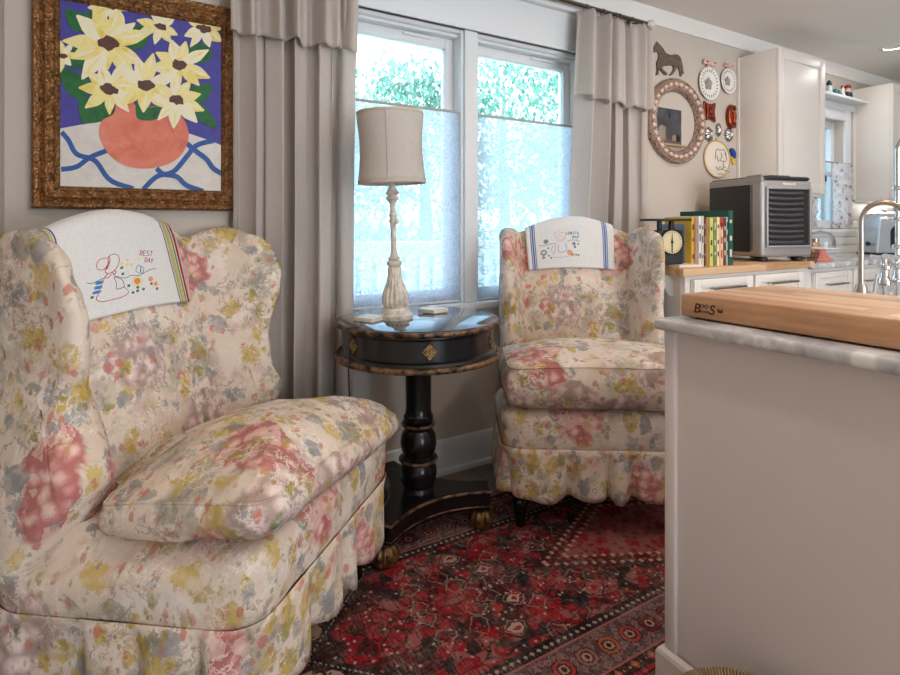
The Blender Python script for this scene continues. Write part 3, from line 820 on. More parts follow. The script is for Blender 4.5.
# ================================================================== WING CHAIRS
S = .9735
SW = .232
def wide(z): return 1+.20*max(0, min(1, (z-.5)/.55))
def yin(z): return .51+(z-.515)*.285
def ztop(s): return 1.058+.083*math.cos(PI/2*min(1, abs(s)/.25))**1.2
BT = .064
def section(s, n_front=26, n_arc=12):
    zt = ztop(s); r = BT/2; out = []
    q = max(0.0, 1-(s/SW)**2)
    def puff(z): return -.022*q*math.sin(PI*min(1, max(0, (z-.40*S)/(zt-.40*S))))**.7+.012*(1-q)
    for i in range(n_front):
        z = .40*S+(zt-r-.40*S)*i/(n_front-1); out.append((yin(z)+puff(z), z))
    yc = yin(zt-r)+r
    for i in range(1, n_arc):
        a = PI*i/n_arc; out.append((yc-r*math.cos(a)+.012*(1-q)*math.cos(a/2), zt-r+r*math.sin(a)))
    for i in range(14):
        z = zt-r+(.34*S-(zt-r))*i/13
        out.append((max(yin(z)+BT, .565), z))
    return out
SHAPE = {'hw': .366, 'mid': (.405, .48), 'rear': (.29, .61), 'splay': .112, 'wp': 0, 'out': .380, 'sptop': .016, 'midn': (.445, .54), 'rearn': (.37, .63)}
def base_outline(n=140, grow=0.0):
    h, (mx_, my_), (bx_, by_) = SHAPE['hw'], SHAPE['mid'], SHAPE['rear']
    p = rpoly([(-h, 0), (h, 0), (mx_, my_), (bx_, by_), (-SHAPE['rearn'][0], SHAPE['rearn'][1]), (-SHAPE['midn'][0], SHAPE['midn'][1])], [.075, .075, .10, .06, .06, .10], 8)
    return resample(p, n)
def loft(bm, rings, cap0=True, cap1=True):
    R = [[bm.verts.new(p) for p in ring] for ring in rings]; n = len(R[0])
    for a, b in zip(R, R[1:]):
        for k in range(n): bm.faces.new((a[k], a[(k+1) % n], b[(k+1) % n], b[k]))
    if cap0: bm.faces.new(R[0][::-1])
    if cap1: bm.faces.new(R[-1])
    return R
def shrink(pts, d):
    n = len(pts); out = []
    for k in range(n):
        a, b = Vector(pts[k-1]), Vector(pts[(k+1) % n]); t = (b-a).normalized()
        out.append((pts[k][0]-t.y*d, pts[k][1]+t.x*d))
    return out
def wr(p, amp, f, seed=0):
    p = Vector(p); return amp*mnoise.noise(p*f+Vector((seed, seed*1.7, seed*.3)))
def fluff(bm, amp, f, seed=0):
    bm.normal_update()
    for v in bm.verts: v.co += v.normal*wr(v.co, amp, f, seed)
def make_base():
    bm = BM(); o = base_outline(); rings = []
    for z, d in ((.318, .006), (.33, .001), (.36, -.002), (.40, -.005), (.435, -.004), (.46, .006), (.472, .03)):
        sh = shrink(o, d); rings.append([(x, y, z*S+(max(0, z-.33)*.9*(.02-y))) for x, y in sh])
    sh = shrink(o, .07); rings.append([(x, y, .476*S) for x, y in sh])
    loft(bm, rings); fluff(bm, .006, 9, 3); return bm
def make_back():
    bm = BM(); n = 33; prev = None; cols = []
    for i in range(n):
        s = -SW+2*SW*i/(n-1); cols.append([bm.verts.new((s*wide(z), y, z)) for y, z in section(s)])
    for a, b in zip(cols, cols[1:]):
        for k in range(len(a)-1): bm.faces.new((a[k], b[k], b[k+1], a[k+1]))
    bm.faces.new(cols[0]); bm.faces.new(cols[-1][::-1])
    return bm
WP = [(.52, .36), (.47, .42), (.415, .50), (.388, .57), (.42, .635), (.434, .70), (.432, .76), (.418, .83), (.407, .894), (.406, .94), (.418, .98), (.445, 1.03), (.49, 1.068), (.56, 1.092), (.63, 1.094), (.69, 1.07), (.722, 1.01), (.715, .92), (.68, .76), (.64, .6), (.61, .45), (.60, .36)]
WPR = [(.52, .36), (.47, .42), (.425, .50), (.405, .58), (.412, .65), (.418, .72), (.416, .79), (.410, .86), (.408, .92), (.410, .98), (.425, 1.035), (.465, 1.072), (.54, 1.092), (.62, 1.094), (.69, 1.07), (.722, 1.01), (.715, .92), (.68, .76), (.64, .6), (.61, .45), (.60, .36)]
def make_wing(sg, seed):
    bm = BM(); o = crom(WP if SHAPE['wp'] == 0 else WPR, 90)
    cy, cz = sum(p[0] for p in o)/90, sum(p[1] for p in o)/90
    area = sum(o[k-1][0]*o[k][1]-o[k][0]*o[k-1][1] for k in range(90))
    sgn = 1 if area > 0 else -1
    OUT = SHAPE['out']
    def inner(y, z):
        f = max(0.0, min(1.15, (yin(z)+.02-y)/.22))
        h = max(0, min(1, (z-.5)/.5))
        return .206+.030*h+(SHAPE['splay']+SHAPE['sptop']*h)*f**.85
    def outer(y, z):
        return max(OUT, inner(y, z)+.02)-.03*max(0, min(1, (y-.60)/.13))**2-.02*max(0, (.6-z)/.25)*SHAPE['wp']+.07*max(0, min(1, (.78-z)/.36))*(1-SHAPE['wp'])*(1 if sg < 0 else 0)
    R = .036; rings = []
    seqs = []
    for side in (-1, 1):
        rr = []
        for a in (0, 25, 50, 75, 90):
            d = R*(1-math.cos(math.radians(a))); l = math.sin(math.radians(a))
            ring = []
            for y, z in shrink(o, sgn*d):
                i_, o_ = inner(y, z), outer(y, z); m = (i_+o_)/2; h = max(.028, (o_-i_)/2)
                ring.append((m+side*(max(0, h-R)+min(R, h)*l if a else max(0, h-R)), y, z))
            rr.append(ring)
        base = shrink(o, sgn*R)
        for f in (.8, .55, .28):
            ring = []
            for y, z in base:
                y2, z2 = y*f+(cy+.05*(z-cz))*(1-f), z*f+cz*(1-f)
                i_, o_ = inner(y2, z2), outer(y2, z2); m = (i_+o_)/2; h = max(.028, (o_-i_)/2)
                ring.append((m+side*(h+.004*(1-f)), y2, z2))
            rr.append(ring)
        rings.append(rr)
    seq = rings[0][::-1]+rings[1]
    loft(bm, [[(sg*x, y, z) for x, y, z in ring] for ring in seq]); fluff(bm, .008, 11, seed); fluff(bm, .0035, 26, seed+5); return bm
def make_skirt():
    bm = BM(); n = 420; o = base_outline(n, .0); nv = 9
    L = sum(math.dist(o[k-1], o[k]) for k in range(n)); arcs = [k/n*L for k in range(n)]
    V = []
    for j in range(nv):
        q = j/(nv-1); ring = []
        oo = shrink(o, -(.003+.006*q))
        for k in range(n):
            a = arcs[k]; ph = 2*PI*a/(L/17)+1.6*math.sin(2*PI*a/L*5+1)+.8*math.sin(2*PI*a/L*11)
            w = math.sin(ph)+.35*math.sin(2*ph+1)
            rip = .019*q**.6*(w-.30)+.0025*math.sin(ph*3+2)*q*(1-q*.4)
            t = Vector(oo[(k+1) % n])-Vector(oo[k-1]); t.normalize(); nx, ny = t.y, -t.x
            z = .322+(.148-.322)*q+.005*q*math.sin(ph*.5+1)-.006*q*math.sin(ph)
            ring.append(bm.verts.new((oo[k][0]+nx*rip, oo[k][1]+ny*rip, z)))
        V.append(ring)
    for j in range(nv-1):
        for k in range(n):
            bm.faces.new((V[j][k], V[j][(k+1) % n], V[j+1][(k+1) % n], V[j+1][k]))
    return bm
PIPE = []
def piping(par):
    bm = BM(); tube(bm, PIPE, .0032, 6, closed=True); obj('seam_piping', bm, M['floral2'], par)
def make_cushion(zb, ze, zc, droop, slope, tilt, seed, bulge=.016, wd=1.0):
    o = rpoly([(-.355, -.032), (.355, -.032), (.352, .355), (.25, .43), (.215, .505), (-.215, .505), (-.25, .43), (-.352, .355)], [.055, .055, .025, .04, .05, .05, .04, .025], 7)
    o = resample([(x*wd if y < .41 else x, y) for x, y in o], 160)
    cx, cy = 0, .2
    def adj(x, y, z, w):
        c = (abs(x)/.355)**2.4*(abs(y-cy)/.255)**2.2
        return (x, y, z-w*droop*c-slope*(y+.055)-tilt*x)
    rings = []
    for d, f in ((.06, -.02), (.018, .0), (.004, .08), (-bulge*.6, .3), (-bulge, .55), (-bulge*.5, .8), (.0, .95), (.003, 1.0), (.010, 1.05)):
        sh = shrink(o, d); rings.append([adj(x, y, zb+(ze-zb)*f, min(1, max(0, f))) for x, y in sh])
    for f in (.9, .78, .64, .48, .32, .16, .05):
        sh = shrink(o, .010)
        rings.append([adj(cx+(x-cx)*f, cy+(y-cy)*f, ze+.006+(zc-ze)*(1-f**2.6), 1) for x, y in sh])
    bm = BM(); loft(bm, rings); fluff(bm, .007, 7, seed); fluff(bm, .003, 22, seed+2); bm.verts.ensure_lookup_table(); n_ = len(o)
    PIPE.clear(); PIPE.extend([bm.verts[7*n_+k].co.copy() for k in range(n_)]); return bm
def leg_bm(front, z0):
    bm = BM()
    if front:
        pr = [(.016, z0), (.019, z0+.006), (.017, z0+.02), (.022, z0+.05), (.027, z0+.085), (.021, z0+.10), (.029, z0+.108), (.029, z0+.118), (.022, z0+.126), (.031, z0+.15), (.033, .318*S)]
        lathe(bm, pr, n=20)
    else:
        A = [(-.016, -.016), (.016, -.016), (.016, .016), (-.016, .016)]
        loft(bm, [[(x, y+.03, z0) for x, y in A], [(x*1.5, y*1.5, .318*S) for x, y in A]])
    return bm
CL, CR = (.472, 1.350), (1.4416, 1.3592)
chL = thing('wing_chair', 'skirted floral wing chair nearest the camera at left, in front of the gilded painting', 'armchair', (CL[0], CL[1], 0), math.radians(44.5), 'floral wing chairs by the black table')
def chair_parts(t):
    o = obj('seat_base', make_base(), M['floral'], t, angle=70)
    o = obj('skirt', make_skirt(), M['floral'], t, angle=180); mod(o, 'SOLIDIFY', thickness=.003, offset=1)
    o = obj('backrest', make_back(), M['floral'], t, angle=60)
    obj('wing', make_wing(-1, 2), M['floral'], t, angle=70); obj('wing', make_wing(1, 4), M['floral'], t, angle=70)
    for x, y, fr in ((-.292, .085, 1), (.292, .085, 1), (-.24, .56, 0), (.24, .56, 0)):
        l = obj('leg', leg_bm(fr, RT_Z if fr else 0), M['black'], t, angle=50); l.location = (x, y, 0)
        l['label'] = 'turned black wooden leg' if fr else 'plain black rear leg'
chair_parts(chL)
SHAPE = {'hw': .358, 'mid': (.375, .43), 'rear': (.28, .615), 'splay': .082, 'wp': 1, 'out': .345, 'sptop': -.02, 'midn': (.375, .43), 'rearn': (.28, .615)}
chR = thing('wing_chair', '', 'armchair', (CR[0], CR[1], 0), math.radians(-33.5), 'floral wing chairs by the black table')
chair_parts(chR)
chR['label'] = 'skirted floral wing chair at the right, between the black table and the white island'
c = obj('seat_cushion', make_cushion(.474, .552, .655, .010, .14, .085, 11, .012, 1.06), M['floral2'], chL, angle=60); piping(c)
c = obj('seat_cushion', make_cushion(.470, .618, .662, .012, .04, .0, 17, .018, .97), M['floral2'], chR, angle=60); piping(c)

# ---- towels over the chair backs
def towel_fn(s0, s1, D1, D2, skew=0, wob=0, seed=0):
    cache = {}
    def sec(s):
        k = round(s, 4)
        if k not in cache:
            P = section(max(-SW*.995, min(SW*.995, s)), 40, 16); n_ = len(P)
            ic = 39+8; L = [0]
            for i in range(1, n_): L.append(L[-1]+math.dist(P[i-1], P[i]))
            cache[k] = (P, [L[ic]-l for l in L])      # + = front
        return cache[k]
    def T(u, d, off=.004):
        s = s0+(s1-s0)*u+skew*d
        P, A = sec(s)
        i = 0
        while i < len(A)-2 and A[i+1] > d: i += 1
        f = (A[i]-d)/max(1e-9, A[i]-A[i+1])
        y = P[i][0]+(P[i+1][0]-P[i][0])*f; z = P[i][1]+(P[i+1][1]-P[i][1])*f
        ty, tz = P[i+1][0]-P[i][0], P[i+1][1]-P[i][1]; l = math.hypot(ty, tz) or 1
        ny, nz = -tz/l, ty/l
        s *= wide(z)
        o = off+.003+wob*(.5+.5*mnoise.noise(Vector((s*14+seed, d*9, seed))))
        return Vector((s, y+ny*o, z+nz*o))
    return T
def towel_mat(name, stripes):
    b = MB(name, .9, 0, .1); u, v, _ = b.xyz(b.uv)
    n = b.noise(b.ob, 300, 2)
    c = b.ramp(n, [(.3, lin((214, 212, 210))), (.7, lin((232, 231, 229)))])
    for a, w, rgb in stripes:
        c = b.mix((u.band(a, a+w)), c, b.ramp(n, [(.3, lin(tuple(k*.85 for k in rgb))), (.7, lin(rgb))]))
    b.col(c); b.bump(n, .25, .001); return b.m
RED, YEL, GRN, BLU = (186, 48, 58), (214, 190, 96), (118, 158, 112), (70, 98, 156)
TMl = towel_mat('rainbow_striped_towel', [(.018, .022, RED), (.046, .018, GRN), (.068, .018, YEL), (.09, .008, GRN), (.10, .012, YEL), (.116, .010, BLU),
                                        (.960, .022, RED), (.934, .018, GRN), (.912, .018, YEL), (.902, .008, GRN), (.888, .012, YEL), (.874, .010, BLU)])
B2 = (104, 128, 184)
TMr = towel_mat('blue_striped_towel', [(.05, .012, B2), (.068, .02, B2), (.094, .012, B2), (.87, .012, B2), (.888, .02, B2), (.914, .012, B2)])
def make_towel(name, label, ch, s0, s1, D1, D2, mat, skew, wob, seed):
    T = towel_fn(s0, s1, D1, D2, skew, wob, seed)
    t = thing(name, label, 'towel', ch.location, ch.rotation_euler.z, 'embroidered tea towels on the chair backs')
    bm = BM(); n = 64
    De = lambda u: D1+(ztop(s0+(s1-s0)*u)-ztop(s0))*.9
    grid(bm, 40, n, lambda u, v: T(u, De(u)+(-D2-De(u))*v), uv=lambda u, v: (u, v))
    o = obj('cloth', bm, mat, t, angle=180); mod(o, 'SOLIDIFY', thickness=.0025, offset=1)
    return t, (lambda u, d, off=.004: T(u, d/D1*De(u), off))
SL0, SL1, DL = -.228, .150, .235
tL, TL_ = make_towel('tea_towel', 'white tea towel with rainbow stripes on the back of the near left chair', chL, SL0, SL1, DL, .22, TMl, 0.0, .003, 2)
SR0, SR1, DR = -.185, .155, .212
tR, TR_ = make_towel('tea_towel', 'white tea towel with blue stripes on the back of the far right chair', chR, SR0, SR1, DR, .2, TMr, 0.0, .004, 6)
def bil(Q, p):                                 # invert a bilinear quad (TL, TR, BR, BL)
    u = v = .5
    for _ in range(30):
        x = [(1-u)*(1-v)*Q[0][i]+u*(1-v)*Q[1][i]+u*v*Q[2][i]+(1-u)*v*Q[3][i] for i in (0, 1)]
        du = [(1-v)*(Q[1][i]-Q[0][i])+v*(Q[2][i]-Q[3][i]) for i in (0, 1)]
        dv = [(1-u)*(Q[3][i]-Q[0][i])+u*(Q[2][i]-Q[1][i]) for i in (0, 1)]
        ex, ey = p[0]-x[0], p[1]-x[1]; det = du[0]*dv[1]-du[1]*dv[0]
        u += (ex*dv[1]-ey*dv[0])/det; v += (du[0]*ey-du[1]*ex)/det
    return u, v
THR = {}
def thread(rgb):
    if rgb not in THR: THR[rgb] = simple('embroidery_thread', rgb, .7, var=.1, vs=200)
    return THR[rgb]
def embroider(t, T, D, Q, org, scl, items, r):
    bm = BM(); mats = []
    for rgb, pts, closed in items:
        m = thread(rgb)
        if m not in mats: mats.append(m)
        P = crom(pts, max(8, len(pts)*5), closed) if len(pts) > 2 else pts
        q = []
        for p in P:
            u, v = bil(Q, (org[0]+p[0]/scl, org[1]+p[1]/scl)); q.append(T(u, v*D, .0062))
        tube(bm, q, r, 5, closed=closed, mi=mats.index(m))
    obj('embroidery', bm, mats, t)
def blob(rgb, x, y, r, k=3):                    # a filled stitch knot
    return [(rgb, [(x+q*math.cos(a), y+q*.8*math.sin(a)) for a in (0, 1.26, 2.51, 3.77, 5.03)], True) for q in [r*(i+1)/k for i in range(k)]]
R_, B_, G_, Y_, O_, LB = (176, 34, 60), (46, 100, 140), (30, 110, 80), (236, 200, 96), (226, 140, 50), (36, 130, 196)
it = [(R_, [(75, 140), (90, 112), (130, 108), (165, 120), (172, 165), (150, 198), (105, 192), (80, 165)], True),
      (R_, [(165, 108), (210, 92), (255, 115), (272, 165), (255, 215), (215, 238), (185, 235), (160, 210), (182, 165)], True),
      (R_, [(170, 100), (186, 140), (178, 190), (160, 205)], False), (R_, [(165, 225), (190, 245), (170, 262), (200, 275), (235, 240), (250, 262), (262, 235), (235, 225)], False),
      (R_, [(155, 400), (150, 435), (200, 465), (290, 460), (370, 445), (408, 412), (360, 368)], False), ((206, 140, 140), [(170, 270), (158, 330), (155, 400)], False),
      (B_, [(255, 280), (285, 330), (295, 375), (330, 378), (358, 362), (330, 310), (280, 285)], True), (B_, [(260, 270), (350, 298), (400, 282), (480, 285), (530, 262), (580, 238), (640, 225)], False),
      (B_, [(440, 240), (455, 205), (480, 215), (490, 262), (460, 262)], True), ((40, 130, 140), [(485, 215), (515, 230), (510, 265), (488, 262)], True),
      (G_, [(30, 275), (80, 290), (170, 268)], False)]
for k in range(9): it += blob(LB, 120+(k % 3)*17, 300+(k//3)*38, 14, 2)
it += blob(O_, 470, 330, 26, 4)+blob(Y_, 470, 330, 50, 3)[1:]+blob(O_, 600, 312, 22, 3)+blob(O_, 658, 350, 16, 3)+blob(Y_, 655, 352, 30, 2)
for x, y in ((305, 212), (325, 262), (485, 380), (490, 408), (545, 394), (615, 350), (680, 388), (112, 412), (400, 362), (450, 420)): it += blob(G_, x, y, 11, 2)
for x, y in ((300, 180), (350, 190), (390, 195), (345, 155), (455, 150)): it += blob((236, 220, 150), x, y, 12, 2)
def glyphs(txt, x, y, w, h, dx, dy, rgb):
    F = {'R': [[(0, 1), (0, 0), (.8, .08), (.8, .42), (0, .5)], [(.3, .5), (.9, 1)]], 'E': [[(.9, 0), (0, 0), (0, 1), (.9, 1)], [(0, .5), (.7, .5)]],
         'S': [[(.9, .1), (.2, 0), (0, .25), (.9, .7), (.7, 1), (0, .92)]], 'T': [[(0, 0), (1, 0)], [(.5, 0), (.5, 1)]],
         'D': [[(0, 0), (0, 1), (.7, .85), (.9, .5), (.6, .1), (0, 0)]], 'A': [[(0, 1), (.45, 0), (.9, 1)], [(.2, .6), (.7, .6)]], 'Y': [[(0, 0), (.45, .5), (.9, 0)], [(.45, .5), (.45, 1)]],
         's': [[(.8, .5), (.2, .45), (.2, .65), (.8, .8), (.6, 1), (0, .95)]], 'e': [[(.05, .72), (.85, .72), (.6, .45), (.1, .6), (.2, 1), (.85, .95)]], 'w': [[(0, .45), (.25, 1), (.5, .6), (.7, 1), (.95, .45)]],
         'i': [[(.4, .45), (.4, 1)], [(.38, .2), (.42, .24)]], 'n': [[(.1, 1), (.1, .45), (.6, .5), (.75, 1)]], 'g': [[(.8, .5), (.2, .5), (.15, .9), (.8, .9), (.8, .5), (.8, 1.4), (.1, 1.45)]],
         'd': [[(.8, 0), (.8, 1), (.15, .95), (.1, .6), (.8, .55)]], 'a': [[(.8, .5), (.2, .5), (.1, .95), (.75, .95), (.8, .5), (.85, 1)]], 'y': [[(.1, .45), (.4, .95)], [(.85, .45), (.2, 1.5)]]}
    o = []
    for k, ch in enumerate(txt):
        for s in F[ch]:
            s = [(x+k*dx+a*w, y+k*dy+b*h) for a, b in s]
            q = []
            for a, b in zip(s, s[1:]): q += [a, ((a[0]+b[0])/2, (a[1]+b[1])/2)]
            q.append(s[-1])
            # densify so the spline keeps the corners
            o.append((rgb, q if len(q) > 2 else s, False))
    return o
it += glyphs('REST', 455, 86, 26, 40, 33, 0, (150, 28, 60))+glyphs('DAY', 515, 140, 24, 38, 30, 3, (150, 28, 60))
embroider(tL, TL_, DL, [(23.3, 219), (153, 231), (191, 300), (75.6, 320)], (80, 255), 10, it, .0011)
PK, TQ, NV = (206, 150, 178), (50, 130, 160), (40, 66, 110)
it = [((70, 110, 110), [(45, 335), (120, 352), (240, 345), (340, 352)], False), ((70, 110, 110), [(520, 330), (600, 312), (680, 318), (730, 332)], False),
      (PK, [(320, 215), (360, 185), (430, 200), (490, 215), (500, 265), (470, 310), (380, 320), (340, 290)], True), (PK, [(360, 235), (430, 250), (470, 290), (390, 300)], True),
      ((150, 130, 190), [(375, 370), (370, 460), (420, 475), (500, 455), (505, 390), (480, 350)], False), ((150, 150, 190), [(250, 420), (330, 380), (290, 490)], True), ((180, 160, 200), [(230, 530), (340, 545), (480, 540), (600, 515)], False)]
it += blob((60, 100, 90), 165, 298, 36, 3)+blob(NV, 122, 458, 50, 3)[1:]+blob((70, 140, 100), 118, 530, 22, 2)+blob(O_, 555, 480, 40, 3)+blob(O_, 600, 510, 24, 2)+blob(NV, 632, 362, 24, 2)+blob(NV, 645, 405, 14, 2)
for x, y in ((200, 400), (205, 510), (245, 545), (660, 510), (700, 515), (700, 365)): it += blob((130, 110, 150), x, y, 12, 2)
it += glyphs('sewing', 505, 165, 30, 70, 38, 0, TQ)+glyphs('day', 610, 235, 26, 50, 36, 0, TQ)
embroider(tR, TR_, DR, [(529, 232), (614, 232), (611.7, 271.7), (532.5, 274)], (540, 235), 18, it, .0013)

# ================================================================== PEDESTAL TABLE
TX, TY, TZ = .914, 1.762, .774
tb = thing('pedestal_table', 'round black pedestal table with worn gilt rims between the two floral chairs', 'table', (TX, TY, 0))
Rr = .291
bm = BM(); lathe(bm, [(.0, TZ-.018), (Rr-.012, TZ-.018), (Rr-.006, TZ-.003), (Rr-.010, TZ), (.0, TZ)], n=96, cap=False)
tm = MB('black_mirror_top', .05, 0, .9); tm.col(lin((14, 16, 22))); tm.p.inputs['Coat Weight'].default_value = 1; tm.p.inputs['Coat Roughness'].default_value = .02
obj('tabletop', bm, tm.m, tb)
bm = BM(); tube(bm, [((Rr-.004)*math.cos(a), (Rr-.004)*math.sin(a), TZ-.0115) for a in [2*PI*k/120 for k in range(120)]], .0088, 12, closed=True); obj('upper_rim', bm, M['gilt_rim'], tb)
ZB = .640
bm = BM(); lathe(bm, [(Rr-.022, TZ-.018), (Rr-.012, TZ-.022), (Rr-.012, TZ-.028), (Rr-.020, TZ-.034), (Rr-.020, ZB+.034), (Rr-.012, ZB+.028), (Rr-.008, ZB+.02), (Rr-.03, ZB+.004), (.05, ZB+.004)], n=96, cap=False)
obj('drum', bm, M['black'], tb, angle=25)
bm = BM(); tube(bm, [((Rr-.001)*math.cos(a), (Rr-.001)*math.sin(a), ZB+.010) for a in [2*PI*k/120 for k in range(120)]], .0105, 12, closed=True); obj('lower_rim', bm, M['gilt_rim'], tb)
# carved diamonds on the drum
ang0 = math.atan2(-TY, -TX)+math.radians(7.5)
for k in range(6):
    a = ang0+k*PI/3; bm = BM(); r = Rr-.020
    def fr(u, v, d): return Vector(((r+d)*math.cos(a+u/r), (r+d)*math.sin(a+u/r), (TZ+ZB)/2+.001+v))
    for (u, v, q) in [(0, 0, .0085)]+[(dx*.010, dz*.010, .006) for dx in (-1, 1) for dz in (-1, 1)]+[(.019, 0, .0055), (-.019, 0, .0055), (0, .021, .0055), (0, -.021, .0055)]:
        prism(bm, [(u+q*.95*math.cos(b), v+q*math.sin(b)) for b in [PI/2*j for j in range(4)]], fr, -.001, .004)
    prism(bm, [(.023, 0), (0, .026), (-.023, 0), (0, -.026)], fr, -.001, .0015)
    obj('carved_diamond', bm, M['gilt_leaf'], tb)
bm = BM()
lathe(bm, [(.064, ZB+.004), (.064, ZB-.012), (.056, ZB-.018), (.052, ZB-.028), (.047, ZB-.04), (.046, .45), (.048, .425), (.054, .418), (.054, .405), (.046, .395), (.055, .390),
           (.050, .372), (.062, .352), (.066, .325), (.062, .296), (.052, .278), (.064, .268), (.054, .256), (.064, .240), (.067, .215), (.062, .185), (.052, .168), (.058, .155)], n=40)
obj('column', bm, M['black'], tb)
for z, r in ((.39, .057), (.264, .066), (ZB-.033, .051)):
    bm = BM(); tube(bm, [(r*math.cos(a), r*math.sin(a), z) for a in [2*PI*k/48 for k in range(48)]], .0055 if z < .5 else .0035, 8, closed=True); obj('gilt_ring', bm, M['gilt_rim'], tb)
ca = [math.radians(q) for q in (-26, 94, 214)]
out = []
for i, a in enumerate(ca):
    ax, ay = math.cos(a), math.sin(a); px_, py_ = -ay, ax; rr = .258
    out += [(ax*rr-px_*.042, ay*rr-py_*.042), (ax*rr+px_*.042, ay*rr+py_*.042)]
    b = ca[(i+1) % 3]; bx, by = math.cos(b), math.sin(b); qx, qy = -by, bx
    p0 = (ax*rr+px_*.042, ay*rr+py_*.042); p2 = (bx*rr-qx*.042, by*rr-qy*.042); mid = (a+((b-a) % (2*PI))/2); p1 = (math.cos(mid)*.035, math.sin(mid)*.035)
    for k in range(1, 16):
        f = k/16; out.append(tuple((1-f)**2*p0[j]+2*f*(1-f)*p1[j]+f*f*p2[j] for j in (0, 1)))
bm = BM(); prism(bm, out, lambda u, v, d: Vector((u, v, d)), .084, .155)
o = obj('base', bm, M['black'], tb, smooth=False); mod(o, 'BEVEL', width=.006, segments=2, limit_method='ANGLE', angle_limit=math.radians(50))
bm = BM(); tube(bm, [(u, v, .149) for u, v in out], .0048, 6, closed=True); obj('base_gilt_edge', bm, M['gilt_rim'], tb)
bm = BM(); tube(bm, [(u, v, .098) for u, v in out], .0022, 5, closed=True); obj('base_gilt_line', bm, M['gilt_rim'], tb)
fb = MB('gilded_bun_foot', .4, .5); x, y, z = fb.xyz(fb.ob); fb.col(fb.ramp(fb.noise(fb.ob, 60, 2), [(.3, lin((44, 30, 20))), (.7, lin((140, 104, 60)))]))
for a in ca:
    fz = RT_Z if a != ca[1] else 0
    bm = BM(); lathe(bm, [(.024, fz), (.034, fz+.003), (.040, fz+.012), (.046, .034), (.046, .05), (.039, .066), (.03, .074), (.032, .084)], n=72, flute=lambda t, z: 1+(.07*math.sin(t*12) if .012 < z < .07 else 0))
    o = obj('foot', bm, fb.m, tb); o.location = (math.cos(a)*.228, math.sin(a)*.228, 0)

# ================================================================== LAMP
lp = G(396, 318.5, TZ); LD = lp.x*FW[0]+lp.y*FW[1]
lm_ = None
lm = thing('table_lamp', 'slender whitewashed table lamp with a grey linen shade on the black table', 'lamp', (lp.x, lp.y, TZ))
def lz(py): return HC-(py-HYP)*LD/FPX-TZ
lr = LD/FPX/2
wm = MB('whitewashed_wood', .6); n = wm.noise(wm.ob, 40, 4, .6); wm.col(wm.ramp(n, [(.3, lin((168, 156, 142))), (.6, lin((222, 214, 202)))])); wm.bump(n, .2, .002)
bm = BM()
lathe(bm, [(33*lr*1.0, 0), (34*lr, .006), (34*lr, .016), (31*lr, .02), (28*lr, .022), (28*lr, .032), (24*lr, lz(307))], n=40)
obj('base', bm, wm.m, lm)
bm = BM()
lathe(bm, [(20*lr, lz(307.5)), (25*lr, lz(303)), (26*lr, lz(298)), (23*lr, lz(291)), (16*lr, lz(282)), (12.5*lr, lz(274)), (13.5*lr, lz(269)), (11*lr, lz(266))], n=96, flute=lambda t, z: 1+.045*math.cos(t*16))
obj('fluted_urn', bm, wm.m, lm)
bm = BM()
lathe(bm, [(11*lr, lz(266.5)), (15*lr, lz(264)), (15*lr, lz(261.5)), (9*lr, lz(260)), (12*lr, lz(258)), (8*lr, lz(256)), (5.5*lr, lz(250)), (5*lr, lz(228)), (6*lr, lz(224)), (8*lr, lz(221)), (6*lr, lz(218)), (8*lr, lz(215)), (5.5*lr, lz(212)),
           (5*lr, lz(204)), (9*lr, lz(201)), (13*lr, lz(198)), (9*lr, lz(195.5)), (14*lr, lz(193)), (9*lr, lz(190)), (6*lr, lz(186)), (6*lr, lz(180)), (3*lr, lz(178)), (3*lr, lz(112))], n=32)
obj('stem', bm, wm.m, lm)
bm = BM(); k = lz(221); lathe(bm, [(0, -.012), (.006, -.009), (.008, 0), (.006, .008), (0, .011)], c=(.008, -.014, k), n=12, cap=False); obj('rosette', bm, wm.m, lm)
sh0, sh1 = lz(182.5), lz(115)
def shp(f): return (33.4-2.6*math.sin(PI*min(1, f*1.05))-.6*f)*2*lr
bm = BM(); lathe(bm, [(shp(i/16), sh0+(sh1-sh0)*i/16) for i in range(17)], n=72, cap=False)
o = obj('lamp_shade', bm, M['linen_shade'], lm, angle=180); mod(o, 'SOLIDIFY', thickness=.0016)
for z, f in ((sh0, 0), (sh1, 1)):
    bm = BM(); lathe(bm, [(shp(f)+.0012, z-.005), (shp(f)+.0012, z+.005), (shp(f)-.003, z+.005), (shp(f)-.003, z-.005)], n=72, cap=False); obj('shade_trim', bm, simple('linen_trim', (188, 176, 160), .8), lm, angle=30)
for k in range(4):
    a = math.radians(-122+90*k); bm = BM(); tube(bm, [((shp(i/16)+.001)*math.cos(a), (shp(i/16)+.001)*math.sin(a), sh0+(sh1-sh0)*i/16) for i in range(17)], .0016, 5); obj('shade_seam', bm, simple('linen_seam', (176, 166, 154), .8), lm)
bm = BM()
for k in range(3):
    a = k*2*PI/3; tube(bm, [(0, 0, sh1-.012), (shp(1)*math.cos(a), shp(1)*math.sin(a), sh1-.004)], .0014, 5)
lathe(bm, [(.004, sh1-.016), (.009, sh1-.008), (.004, sh1-.002), (.002, sh1)], n=12)
obj('shade_spider', bm, M['steel'], lm)
q = [(-.02, .05, .006), (-.06, .075, .004), (-.12, .07, .004), (-.17, .05, .004), (-.225, .01, .004)]
a = Vector((TX-lp.x, TY-lp.y, 0)); d = Vector((-.96, -.28, 0))
e1 = a+d*(Rr+.012)
